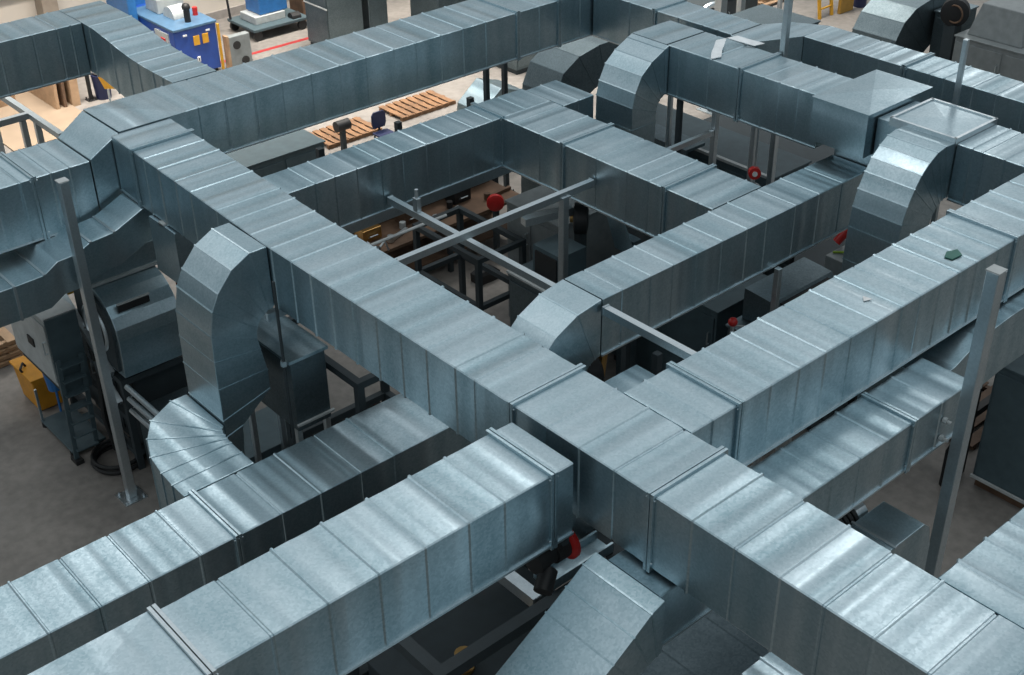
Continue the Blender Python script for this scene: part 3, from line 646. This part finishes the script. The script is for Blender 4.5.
# ---- opening behind the flanged loop duct
cabinet('machine_cabinet', 'added black filler block deepening the shade behind the dark posts', 'machine', 24.5, 28.5, 17.5, 22.5, -4.6, DARK, 'x', 3)  # black backing added so the gap reads dark
cabinet('machine_cabinet', 'added dark filler block below the upper right duct beside the red gauge', 'machine', 22.6, 25.4, 14.9, 16.6, -4.9, DARK, 'x', 2)  # another block added to darken the gap and the duct-side reflections
t = cabinet('machine_cabinet', 'long grey machine with pale top edges behind the dark posts', 'machine', 22.8, 24.3, 16.9, 22.0, -3.2, TEALP, 'x', 3)
M().bar((22.76, 16.9, -3.16), (22.76, 22.0, -3.16), .1, .07).build('edge_angle', PALEP, t)
single('machine_guard', M().box(21.9, 22.6, 18.8, 21.9, -2.9, -2.82).box(21.9, 21.96, 18.8, 21.9, -3.2, -2.9).box(22.0, 22.1, 18.9, 19.0, F0, -2.9).box(22.0, 22.1, 21.7, 21.8, F0, -2.9), GD, 'dull sheet guard beside the upper gored bend', 'guard')
cabinet('vertical_duct', 'upright galvanised duct standing far behind the upper right duct', 'duct', 30.9, 32.4, 22.8, 25.0, -3.0, GD, 'x', 1)
t = thing('pressure_gauge', 'red pressure gauge on a thin rod under the upper right duct', 'gauge', (21.3, 16.15, -3.2))
M().cyl((21.25, 16.2, -2.7), (21.25, 16.2, -1.17), .025, 8).build('rod', STEEL, t)
M().cyl((21.19, 16.14, -2.3), (21.28, 16.24, -2.3), .14, 18).build('gauge_body', RED, t, smooth=True); M().cyl((21.175, 16.125, -2.3), (21.19, 16.14, -2.3), .06, 18).build('dial', WHITE, t)
M().ball((21.25, 16.2, -2.78), .13).build('valve', RED, t, smooth=True); M().torus((21.25, 16.2, -2.62), .12, .02, 'z').build('hand_wheel', PALEP, t)
single('pipe_fitting', M().cyl((21.5, 15.5, -3.0), (22.3, 15.3, -3.0), .16, 14, prof=[(0, .2), (.1, .2), (.12, .12), (.8, .12), (.82, .19), (1, .19)]).cyl((21.9, 15.4, F0), (21.9, 15.4, -3.1), .06, 8), BLACK, 'black flanged pipe fitting behind the red gauge', 'pipe fitting', smooth=True)

# ---- opening between the middle loop duct and the long right duct
t = cabinet('machine_cabinet', 'dark machine with a slanted hatch between the middle duct and the long right duct', 'machine', 18.6, 23.8, 13.4, 14.5, -4.4, GD, 'y', 4)
M().rings([[(19.0, 13.36, -4.3), (21.0, 13.36, -4.3), (21.0, 13.7, -3.7), (19.0, 13.7, -3.7)], [(19.0, 14.45, -4.39), (21.0, 14.45, -4.39), (21.0, 14.45, -3.65), (19.0, 14.45, -3.65)]]).build('hood', GD, t)
M().rings([[(19.2, 13.33, -4.24), (20.8, 13.33, -4.24), (20.8, 13.6, -3.76), (19.2, 13.6, -3.76)], [(19.2, 13.4, -4.24), (20.8, 13.4, -4.24), (20.8, 13.66, -3.76), (19.2, 13.66, -3.76)]]).build('hatch', BLACK, t)
M().box(21.8, 23.4, 13.5, 14.45, -4.39, -3.9).build('top_unit', GREYP, t, bevel=.02)
M().box(18.62, 18.9, 13.36, 13.4, -5.2, -4.7).build('nameplate', PALEP, t)
t = thing('flexible_hose', 'red and black hose arching over the dark machine near the bright right bend', 'hose', (23.2, 14.3, -4))
M().tube([(22.4, 14.6, -3.85), (22.7, 14.4, -3.4), (23.1, 14.2, -3.35), (23.3, 13.9, -3.6), (23.3, 13.8, -3.9)], .1, 10).build('hose', RED, t, smooth=True)
M().torus((23.3, 13.8, -3.86), .13, .05, 'z').build('cuff', BLACK, t, smooth=True)
M().tube([(22.0, 14.4, -3.88), (22.3, 14.0, -3.84), (22.8, 14.1, -3.84)], .03, 6).build('wire', plain('green_wire', (.25, .4, .03), .5), t)
t = thing('valve', 'red valve handle on a thin rod before the dark machine', 'valve', (17.5, 13.6, F0))
M().cyl((17.6, 13.6, F0), (17.6, 13.6, -3.6), .04, 8).build('stem', STEEL, t); M().ball((17.6, 13.6, -3.52), .1).build('knob', RED, t, smooth=True)
M().cyl((17.65, 13.58, -3.62), (18.5, 13.3, -3.9), .02, 6).build('lever', PALEP, t)
duct('short_duct', 'short galvanised duct just below the corner of trunk duct and long right duct', 'x', 10.4, 13.85, 10.9, 12.72, -3.5, -2.42, [11.5, 12.3], (), 41, lip=False)
t = thing('ventilator', 'black fan unit with a brass fitting under the bend of the middle duct', 'fan', (14.2, 14.7, F0))
M().cyl((13.9, 14.5, -3.6), (14.5, 14.3, -3.6), .45, 20, prof=[(0, .3), (.1, .45), (.85, .45), (1, .3)]).build('fan_casing', BLACK, t, smooth=True)
M().cyl((14.55, 14.28, -3.75), (14.6, 14.26, -3.2), .1, 10).build('fitting', COPPER, t)
M().cyl((13.85, 14.52, -3.6), (13.9, 14.5, -3.6), .1, 12).build('hub', PALEP, t); M().box(13.9, 14.5, 14.2, 14.6, F0, -4.0).build('pedestal', DARK, t)
frame('steel_rack', 'dark frame below the thin strut beside the long right duct', 'rack', 15.2, 17.3, 14.0, 16.2, (-6.6, -4.5), DARK, .14)
for k in range(3):
    single('rail', M().bar((15.4 + .25 * k, 12.6 - .1 * k, -3.2 - .1 * k), (18.3, 12.6 - .1 * k, -3.2 - .1 * k), .08, .1).box(18.2, 18.3, 12.55 - .1 * k, 12.65 - .1 * k, F0, -3.2 - .1 * k), STEEL, ('far', 'middle', 'near')[k] + ' one of three level rails beside the long right duct', 'rail', 'rails beside the long right duct')

# ---- right opening
t = cabinet('machine_cabinet', 'dark blue-grey cabinet on a wooden skid at the right edge', 'machine', 21.3, 24.6, 7.4, 9.8, -4.3, TEALP, 'x', 1, base=DWOOD)
M().bar((21.22, 7.4, -7.1), (21.22, 9.8, -7.1), .05, .06).build('sill', PALEP, t)
t = pallet('dark wooden pallet on the brown floor at the right', 22.3, 24.8, 10.4, 12.6, F0, DWOOD, 6, 'y')
pallet('empty dark skid on the floor beneath the shadowed duct at the right', 20.3, 22.0, 11.2, 13.4, F0, DARK, 4, 'x', name='skid', cat='skid')
t = thing('gas_bottle', 'slim black bottle standing beside the right post on the brown floor', 'bottle', (20.9, 10.15, F0))
M().cyl((20.9, 10.15, F0), (20.9, 10.15, -6.3), .13, 16, prof=[(0, .13), (.8, .13), (.93, .08), (1, .05)]).build('bottle_body', BLACK, t, smooth=True); M().cyl((20.9, 10.15, -6.3), (20.9, 10.15, -6.2), .04, 8).build('valve', COPPER, t)
t = thing('flexible_hose', 'black ringed flexible hose at the small duct end near the right post', 'hose', (14.5, 8.6, -3.2))
m = M()
for k in range(5): m.torus((13.5 + .12 * k, 8.3, -3.15 - .02 * k), .25, .05, 'x')
m.build('hose', BLACK, t, smooth=True); M().cyl((14.1, 8.3, -3.24), (14.35, 8.3, -3.26), .2, 14).build('collar', STEEL, t)
frame('steel_rack', 'black machine frame at the far right behind the right post', 'rack', 21.5, 25.0, 10.2, 13.0, (-5.8, -3.6), BLACK, .16, posts=True)
m = M()
for k in range(4): m.tube([(21.3, 11.2 + .05 * k, -3.7), (21.2, 11.0 + .1 * k, -4.3), (21.25, 10.7 + .2 * k, -4.9)], .03, 6)
single('cable_bundle', m, COPPER, 'copper-coloured cables hanging on the frame at the far right', 'cables')

# ---- bottom gap under the foreground branch
frame('steel_rack', 'black steel frame under the foreground branch duct at bottom centre', 'rack', 7.4, 11.0, 10.2, 12.6, (-5.4, -3.4), DARK, .2)
strut('dark inner beam of the bottom centre frame', (9.4, 10.35, -3.5), (9.4, 12.5, -3.5), .2, .2)
strut('second dark inner beam of the bottom centre frame', (7.5, 11.4, -3.5), (9.28, 11.4, -3.5), .2, .2)
cabinet('machine_cabinet', 'added dark filler block inside the bottom centre frame', 'machine', 7.6, 10.8, 10.4, 12.4, -5.0, DARK, 'y', 3)  # enlarged as dark fill so the floor here stays hidden and dark
single('metal_tray', M().box(9.6, 10.9, 10.3, 10.7, -3.38, -3.34).box(9.6, 10.9, 10.66, 10.7, -3.34, -3.2).box(9.6, 10.9, 10.3, 10.34, -3.34, -3.2), GX, 'pale metal tray below the motor with the red cap', 'tray')
single('pipe_fitting', M().cyl((7.9, 11.0, -4.99), (7.9, 11.0, -4.55), .12, 12, prof=[(0, .16), (.2, .16), (.22, .1), (.8, .1), (.82, .15), (1, .15)]), PALEP, 'pale pipe fitting on the dark filler block at bottom centre', 'pipe fitting', smooth=True)
single('pipe_fitting', M().cyl((8.6, 11.2, -4.99), (8.6, 11.2, -4.65), .1, 12, prof=[(0, .16), (.2, .16), (.22, .1), (.8, .1), (.82, .15), (1, .15)]), COPPER, 'brass pipe fitting on the dark filler block at bottom centre', 'pipe fitting', smooth=True)
pallet('brown wooden pallet on the floor below the foreground branch duct', 7.2, 9.2, 13.0, 15.2, F0, DWOOD, 6, 'x')
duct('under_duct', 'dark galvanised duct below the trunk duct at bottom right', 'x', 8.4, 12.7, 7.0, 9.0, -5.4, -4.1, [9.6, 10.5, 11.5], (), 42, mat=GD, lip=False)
duct('under_duct', 'small shiny galvanised duct just under the trunk duct at the bottom edge', 'x', 9.75, 10.9, 5.9, 6.9, -3.6, -2.5, [10.15, 10.5], (), 43, lip=False)

# ---- behind the header duct
def chair(label, x, y, mat):
    t = thing('chair', label, 'chair', (x, y, F0))
    M().box(x - .3, x + .3, y - .3, y + .3, F0 + .58, F0 + .66).build('seat', mat, t, bevel=.03)
    M().rings([[(x + a, y + .28 + b, z) for a, b in ((-.28 * s, 0), (.28 * s, 0), (.28 * s, .06), (-.28 * s, .06))] for z, s in ((F0 + .75, .8), (F0 + .9, 1), (F0 + 1.2, 1), (F0 + 1.32, .7))]).build('backrest', mat, t, bevel=.02)
    for sx in (-1, 1):
        for sy in (-1, 1): M().cyl((x + sx * .24, y + sy * .24, F0), (x + sx * .24, y + sy * .24, F0 + .58), .03, 8).build('leg', BLACK, t)
    M().bar((x, y + .31, F0 + .6), (x, y + .31, F0 + .8), .06, .04, (0, 1, 0)).build('back_post', BLACK, t)
    return t
chair('navy chair on the floor behind the narrow loop duct', 22.5, 32.2, NAVY)
pallet('brown timber skid on the pale floor left of the navy chair', 21.2, 23.4, 33.6, 35.0, F0, OWOOD, 8, 'x', name='timber_skid', cat='skid')
pallet('brown timber skid on the floor right of the navy chair', 24.4, 26.8, 33.8, 35.2, F0, OWOOD, 8, 'x', name='timber_skid', cat='skid')
t = thing('machine_stand', 'black machine head on a stand left of the navy chair', 'machine', (21.9, 34.0, F0))
M().box(21.3, 21.45, 32.9, 33.05, F0, -6.5).build('column', DARK, t); M().cyl((21.15, 33, -6.4), (21.65, 33, -6.4), .18, 14).build('head', BLACK, t, smooth=True); M().box(21.15, 21.6, 32.8, 33.2, F0, F0 + .06).build('base', DARK, t)
cabinet('machine_cabinet', 'low dark cabinet in the gap below the header duct at left', 'cabinet', 15.0, 19.4, 31.0, 35.0, -5.7, TEALP, 'y', 3)
o = [(26.5, -2.5), (25.0, -2.5), (24.2, -2.65), (23.6, -3.0), (23.3, -3.6), (23.2, -4.4), (23.2, F0)]
i = [(26.5, -3.7), (25.3, -3.7), (24.9, -3.75), (24.6, -3.9), (24.45, -4.1), (24.4, -4.5), (24.4, F0)]
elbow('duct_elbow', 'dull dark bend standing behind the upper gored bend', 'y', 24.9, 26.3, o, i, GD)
t = thing('duct_piece', 'loose folded galvanised duct piece on the floor behind the inner loop corner', 'duct piece', (24, 29, F0))
M().rings([[(23.2, 28.4, F0 + .05), (23.2, 29.6, F0 + .05), (24.4, 29.6, F0 + .05), (24.4, 28.4, F0 + .05)], [(23.5, 28.4, -5.2), (23.5, 29.6, -5.2), (24.7, 29.6, -5.2), (24.7, 28.4, -5.2)], [(24.3, 28.4, -4.6), (24.3, 29.6, -4.6), (25.2, 29.6, -4.9), (25.2, 28.4, -4.9)]]).build('duct_body', GX, t, bevel=.02)
M().box(23.1, 24.5, 28.35, 29.65, F0, F0 + .05).build('base_flange', STEEL, t)
single('motor', M().cyl((26.0, 29.5, -6.6), (26.9, 29.5, -6.6), .4, 16, prof=[(0, .2), (.1, .4), (.7, .4), (.75, .25), (1, .25)]).box(26.1, 26.7, 29.2, 29.8, F0, -6.8), BLACK, 'black motor on the pale floor left of the dull dark bend', 'motor', smooth=True)
# tall grey ducts by the red line
t = cabinet('vertical_duct', 'tall grey upright duct beside the red floor line', 'duct', 26.4, 28.0, 41.0, 42.6, -2.8, GD, 'x', 1)
M().bar((26.36, 41.0, -5.6), (26.36, 42.6, -5.6), .03, .05).build('seam', PALEP, t)
cabinet('vertical_duct', 'second upright duct, narrower, right of the tall grey duct', 'duct', 28.3, 29.2, 41.0, 42.4, -2.8, GD, 'y', 1)
duct('stored_duct', 'large dull duct lying behind the header duct at the top', 'x', 29.6, 36.0, 38.2, 40.0, F0, -4.6, [31, 32.4, 33.6, 35], (), 51, mat=GD, lip=False)
cabinet('machine_cabinet', 'dull grey box with a pale pipe behind the header duct near the top edge', 'machine', 30.2, 33.8, 34.4, 36.4, -5.2, GD, 'y', 2)
single('pipe', M().tube([(30.6, 35.2, -5.2), (30.6, 35.2, -4.8), (31.2, 35.4, -4.6), (33.0, 35.4, -4.6), (33.5, 35.4, -4.9)], .14, 10), PALEP, 'pale curved pipe on the dull grey box behind the header duct', 'pipe', smooth=True)

# ---- blue machine, panel, cart
t = thing('workshop_machine', 'big blue workshop machine with two yellow signs by the back wall', 'machine', (21.6, 44.5, F0))
M().box(20.7, 22.45, 42.6, 46.6, F0 + .1, -5.55).build('casing', BLUE, t, bevel=.04)
M().box(20.66, 22.49, 42.56, 46.0, -5.55, -5.45).build('work_top', plain('pale_blue_top', (.07, .15, .25), .4), t, bevel=.02)
M().box(20.3, 20.66, 45.2, 47.1, F0 + .1, -4.4).build('side_cabinet', LBLUE, t, bevel=.05)
M().box(20.7, 22.2, 46.62, 47.2, F0 + .1, -4.2).build('rear_cabinet', LBLUE, t, bevel=.05)
for x, s in ((21.45, 1), (21.82, 1)): M().box(x, x + .24, 42.55, 42.59, -6.2, -5.85).build('warning_sign', YEL, t)
M().box(21.5, 21.62, 42.55, 42.59, -6.85, -6.65).build('label_plate', WHITE, t); M().box(21.54, 21.58, 42.54, 42.55, -6.8, -6.7).build('label_mark', BLACK, t)
for x in (21.05, 22.0): M().box(x, x + .16, 42.56, 42.6, -5.78, -5.72).build('latch', WHITE, t)
M().cyl((21.3, 44.0, -5.45), (21.9, 44.0, -5.45), .42, 20, prof=[(0, .42), (1, .42)]).build('roller', PALEP, t, smooth=True)
M().cyl((21.6, 43.1, -5.45), (21.6, 43.1, -5.0), .12, 12).ball((21.6, 43.1, -4.9), .16).build('spindle', BLACK, t, smooth=True)
M().cyl((22.2, 43.6, -5.45), (22.2, 43.6, -5.15), .1, 12).build('knob', RED, t, smooth=True)
M().box(21.2, 22.3, 44.6, 45.6, -5.45, -4.9).build('clear_guard', PALEP, t, bevel=.03)
M().box(20.64, 20.7, 43.0, 44.0, -6.6, -5.7).build('control_panel', PALEP, t); M().box(20.6, 20.64, 43.2, 43.5, -6.3, -5.9).build('red_switch', RED, t)
M().bar((22.5, 42.56, F0), (22.5, 42.56, -5.6), .08, .08, (1, 0, 0)).build('yellow_corner_guard', YEL, t)
for x in (20.9, 22.3):
    for y in (42.8, 46.3): M().cyl((x, y, F0), (x, y, F0 + .1), .1, 10).build('foot', BLACK, t)
t = thing('panel_box', 'grey upright panel with two dark openings beside the blue machine', 'panel', (23.2, 42.4, F0))
M().box(22.75, 23.65, 42.3, 42.6, F0, -6.15).build('panel_body', GREYP, t, bevel=.02)
for x, z in ((22.95, -6.5), (23.25, -7.15)): M().cyl((x + .1, 42.27, z), (x + .1, 42.3, z), .16, 16).build('opening', BLACK, t)
M().box(22.66, 22.75, 42.3, 42.6, F0, -6.1).build('wooden_edge', WOOD, t)
t = thing('trolley', 'dark trolley carrying a blue crate near the back wall', 'trolley', (26.2, 45.3, F0))
M().box(25.0, 27.6, 44.3, 46.4, -7.02, -6.9).build('deck', TEALP, t, bevel=.02)
M().box(25.4, 26.8, 44.8, 46.0, -6.9, -6.6).build('tray', PALEP, t, bevel=.02)
for x in (25.2, 27.3):
    for y in (44.4, 46.2): M().cyl((x, y - .06, -7.2), (x, y + .06, -7.2), .2, 16).build('wheel', BLACK, t, smooth=True)
M().tube([(25.05, 46.2, -6.9), (25.0, 46.3, -5.2), (25.0, 45.6, -5.1), (25.05, 44.6, -5.2)], .05, 8).build('handle', BLACK, t, smooth=True)
M().cyl((26.9, 44.6, -6.9), (27.3, 44.6, -6.9), .22, 14).build('motor', BLACK, t)
single('crate', M().box(25.7, 27.0, 44.9, 46.0, -6.58, -5.9), LBLUE, 'bright blue crate on the dark trolley', 'crate', bevel=.03)
single('board', M().box(27.9, 28.1, 45.2, 46.2, F0, -5.4), DWOOD, 'brown board standing behind the dark trolley', 'board')
single('bucket', M().cyl((29.6, 45.8, F0), (29.6, 45.8, F0 + .45), .2, 16, r1=.26), RED, 'red bucket at the top edge near the trolley', 'bucket')

# ---- upper left opening
t = thing('crate', 'open wooden crate on a plywood sheet in the upper left opening', 'crate', (15.2, 45, F0))
single('plywood_sheet', M().box(13.4, 16.6, 40.6, 45.6, F0, F0 + .06), plain('plywood', (.27, .205, .145), .7, 0, .1, 2.), 'large flat plywood sheet on the floor in the upper left opening', 'plywood')
M().box(14.0, 15.2, 44.6, 45.5, F0 + .06, F0 + .15).build('bearer', WOOD, t)
M().box(14.0, 15.2, 44.6, 45.5, F0 + .15, F0 + .2).build('bottom', WOOD, t)
for (a, b, c, d) in ((14.0, 14.06, 44.6, 45.5), (15.14, 15.2, 44.6, 45.5), (14.06, 15.14, 44.6, 44.66), (14.06, 15.14, 45.44, 45.5)): M().box(a, b, c, d, F0 + .2, F0 + .62).build('side_panel', WOOD, t)
for k, (x, w) in enumerate(((16.0, .12), (16.3, .1), (16.6, .3))):
    single('plywood_board', M().rings([[(x, 43.0, F0), (x + w, 43.0, F0), (x + w, 46.4, F0), (x, 46.4, F0)], [(x + .15, 43.2, -5.7), (x + w + .15, 43.2, -5.7), (x + w + .15, 46.2, -5.7), (x + .15, 46.2, -5.7)]]),
           (WOOD, DWOOD, WOOD)[k], ('left', 'middle', 'right')[k] + ' of three boards leaning upright in the upper left opening', 'board', 'boards in the upper left opening')
t = post('sign_post', 'black pole with a cross foot beside the upright boards', 17.4, 43.2, -5.4, .12, BLACK, cat='pole')
single('bin', M().cyl((17.85, 43.1, F0), (17.85, 43.1, -6.5), .27, 16, r1=.33), NAVY, 'navy blue bin beneath the yellow sheet at upper left', 'bin', smooth=True)
single('bag', M().ball((17.85, 43.1, -6.32), .3, .7), WHITE, 'white bag on the navy blue bin at upper left', 'bag', smooth=True)
t = thing('floor_sign', 'yellow slanted sheet on a pale stand in the upper left opening', 'sheet', (18, 41.3, F0))
M().rings([[(17.0, 41.7, -5.5), (17.5, 41.3, -5.5), (17.52, 41.32, -5.52), (17.02, 41.72, -5.52)], [(17.3, 41.6, -6.5), (18.6, 40.5, -6.5), (18.62, 40.52, -6.52), (17.32, 41.62, -6.52)]]).build('sheet', YEL, t)
for x, y in ((17.4, 41.55), (18.5, 40.6)): M().bar((x, y, F0), (x, y, -6.53), .06, .06, (1, 0, 0)).build('leg', PALEP, t)
M().box(17.3, 18.7, 40.4, 41.7, F0, F0 + .08).build('base', TEALP, t)
single('pipe', M().cyl((18.7, 40.4, -6.5), (19.3, 40.0, -7.28), .1, 10), plain('reddish_pipe', (.3, .1, .07), .5), 'reddish pipe sloping from the yellow sheet to the floor', 'pipe')
t = thing('steel_rack', 'grey steel rack at the left edge before the plywood', 'rack', (10, 31.3, F0))
M().box(10.85, 11.0, 29.4, 34.2, -2.62, -2.46).build('beam', STEEL, t); M().box(7.5, 10.85, 31.2, 31.35, -2.62, -2.46).build('beam', STEEL, t)
for x, y in ((10.7, 31.27), (11.05, 31.27), (10.92, 34.1), (7.6, 31.27)): M().box(x - .07, x + .07, y - .07, y + .07, F0, -2.63).build('leg', STEEL, t)
single('motor', M().cyl((11.6, 34.6, -6.6), (12.5, 34.6, -6.6), .4, 14, prof=[(0, .2), (.1, .4), (.6, .4), (.62, .5), (.75, .5), (.77, .3), (1, .3)]).box(11.7, 12.3, 34.3, 34.9, F0, -6.8), RED, 'dark red motor at the left edge behind the steel rack', 'motor', smooth=True)

# ---- upper right corner
o = [(40, -3.4), (37.9, -3.4), (37.0, -3.55), (36.4, -3.9), (36.05, -4.4), (35.9, -5.2), (35.9, F0)]
i = [(40, -5.0), (38.6, -5.0), (38.2, -5.05), (37.9, -5.2), (37.7, -5.4), (37.6, -5.7), (37.6, F0)]
elbow('duct_elbow', 'grey rounded duct bend standing behind the back duct at upper right', 'y', 22.3, 24.0, o, i, GD)
t = cabinet('air_handler', 'grey air handler at the top right corner with a dark opening', 'air handler', 36.9, 41.5, 17.2, 20.7, -4.0, GREYP, 'x', 2)
M().rings([[(37.2, 18.6, -4.0), (39.6, 18.6, -4.0), (39.6, 20.5, -4.0), (37.2, 20.5, -4.0)], [(37.5, 18.8, -3.0), (39.4, 18.8, -3.0), (39.4, 20.3, -3.0), (37.5, 20.3, -3.0)]]).build('top_hood', GREYP, t, bevel=.03)
M().box(36.82, 36.88, 18.9, 20.6, -6.6, -5.9).build('opening', BLACK, t)
t = thing('blower', 'black blower with a brown rim beside the air handler at top right', 'blower', (37.6, 21.2, F0))
M().cyl((37.3, 21.1, -3.5), (37.7, 21.3, -3.5), .45, 20, prof=[(0, .3), (.1, .45), (.9, .45), (1, .3)]).build('casing', BLACK, t, smooth=True); M().torus((37.27, 21.08, -3.5), .28, .03, 'x').build('rim', DWOOD, t)
M().box(37.3, 37.7, 21.0, 21.4, F0, -3.9).build('stand', DARK, t)
cabinet('machine_cabinet', 'dull dark duct cabinet left of the top right air handler', 'machine', 38.0, 39.4, 21.5, 22.2, -3.8, GD, 'x', 1)
single('motor', M().cyl((38.6, 17.6, -3.6), (39.5, 17.6, -3.6), .35, 14, prof=[(0, .2), (.1, .35), (.7, .35), (1, .2)]).box(38.7, 39.3, 17.4, 17.8, -4.0, -3.85), plain('rusty_motor', (.2, .06, .04), .5), 'rust-coloured motor on top of the air handler at top right', 'motor', smooth=True)
t = thing('ladder', 'yellow ladder standing on the pale floor at the top edge', 'ladder', (43.8, 30.3, F0))
for x in (43.5, 44.3): M().bar((x, 30.6, F0), (x, 31.2, -3.6), .1, .12, (1, 0, 0)).build('rail', YEL, t)
for k in range(8): M().bar((43.5, 30.65 + .075 * k, F0 + .4 + k * .45), (44.3, 30.65 + .075 * k, F0 + .4 + k * .45), .07, .06).build('rung', YEL, t)
single('guard_panel', M().box(44.6, 45.5, 30.4, 30.55, F0, -4.2), plain('ochre_panel', (.34, .19, .03), .6), 'ochre panel standing right of the yellow ladder', 'panel', bevel=.02)
single('wrapped_roll', M().cyl((46.1, 30.5, F0), (46.1, 30.5, -4.2), .3, 16, prof=[(0, .26), (.3, .3), (.6, .27), (1, .3)]), NAVY, 'navy wrapped roll standing beside the ochre panel', 'roll', smooth=True)
pallet('wooden pallet with offcuts on the floor left of the yellow ladder', 43.0, 46.5, 33.0, 35.4, F0, WOOD, 8, 'y')
for k in range(4):
    single('timber_offcut', M().bar((43.4 + .8 * k, 33.3, F0 + .27), (43.8 + .7 * k, 35.0, F0 + .27), .35, .24), (WOOD, DWOOD)[k % 2], ('leftmost', 'second', 'third', 'rightmost')[k] + ' timber offcut on the pallet by the yellow ladder', 'offcut', 'offcuts on the pallet')
cabinet('machine_cabinet', 'dark machine at the top edge right of the header duct', 'machine', 36.5, 40.5, 31.5, 33.5, -5.6, DARK, 'y', 2)
t = thing('flywheel', 'grey ring wheel on the dark machine at the top edge', 'wheel', (37.0, 30.9, F0))
M().torus((37.0, 31.0, -6.2), .75, .12, 'y').build('rim', STEEL, t, smooth=True); M().box(36.8, 37.2, 30.9, 31.1, F0, -6.2).build('stand', DARK, t)
single('container', M().box(36.6, 38.2, 28.4, 29.8, F0, -6.3), NAVY, 'navy blue container on the floor behind the jog duct', 'container', bevel=.05)
for k, (x, y) in enumerate(((33.0, 27.2), (33.8, 27.0), (38.6, 29.0))):
    post('pipe_post', ('left pipe post at the top edge behind the narrow back duct', 'right pipe post of the close pair behind the narrow back duct', 'thin pipe post at the top edge near the navy container')[k], x, y, -2.0, (.3, .22, .14)[k], STEEL)
# ------------------------------------------------------------------ lights, world, camera
wd = bpy.data.worlds.new('hall_light'); sc.world = wd; wd.use_nodes = True
nt = wd.node_tree; bg = nt.nodes['Background']
tc = nt.nodes.new('ShaderNodeTexCoord'); sx = nt.nodes.new('ShaderNodeSeparateXYZ'); rp = nt.nodes.new('ShaderNodeValToRGB')
nt.links.new(tc.outputs['Generated'], sx.inputs[0]); nt.links.new(sx.outputs['Z'], rp.inputs['Fac'])
e = rp.color_ramp.elements
e[0].position = .0; e[0].color = (.02, .055, .07, 1)
e[1].position = 1.; e[1].color = (.8, .86, .88, 1)
for p, v in ((.12, .2), (.26, .55), (.5, .53), (.75, .65)):
    k = e.new(p); k.color = (v * .93, v * 1.01, v * 1.06, 1)
nt.links.new(rp.outputs['Color'], bg.inputs['Color']); bg.inputs['Strength'].default_value = 1.0

for i, (x, y, w) in enumerate(((20, 40, 800), (29, 41, 800), (12, 40, 700), (40, 32, 550), (30, 31, 450))):
    area('hall_lamp', x, y, 13, 6, 3, w, (1, .92, .83), None, 75)

for x, y, w in ((24.8, 14, 115), (10.5, 36, 200), (57, 31, 600), (3, 27, 80), (13.8, 19.2, 110)):
    area('hall_lamp', x, y, 15, 5, 2, w, (1, .99, .97), None, 160)
f, pitch, roll, yaw = 1284., .5644, -.0165, 2.2838
def rotz(v, X, Y): return Vector((v.dot(X), v.dot(Y), v.z))
cp, sp = math.cos(pitch), math.sin(pitch); cr, sr = math.cos(roll), math.sin(roll)
fw = Vector((0, cp, -sp)); rt = Vector((1, 0, 0)); up = Vector((0, sp, cp))
R0 = cr * rt + sr * up; U0 = -sr * rt + cr * up
AX = Vector((math.sin(yaw), -math.cos(yaw), 0)); AY = Vector((math.cos(yaw), math.sin(yaw), 0))
fw, R0, U0 = (Vector((v.dot(AX), v.dot(AY), v.z)) for v in (fw, R0, U0))
cam = bpy.data.cameras.new('camera'); co = bpy.data.objects.new('camera', cam); col.objects.link(co)
cam.sensor_width = 36.; cam.sensor_fit = 'HORIZONTAL'; cam.lens = f / 1024 * 36.; cam.clip_end = 300
mat = Matrix((R0, U0, -fw)).transposed().to_4x4(); mat.translation = W(0, 0, 10)
co.matrix_world = mat; sc.camera = co
sc.view_settings.view_transform = 'Standard'; sc.view_settings.look = 'None'
sc.view_settings.gamma = 1; sc.view_settings.use_curve_mapping = False; sc.view_settings.exposure = 0.
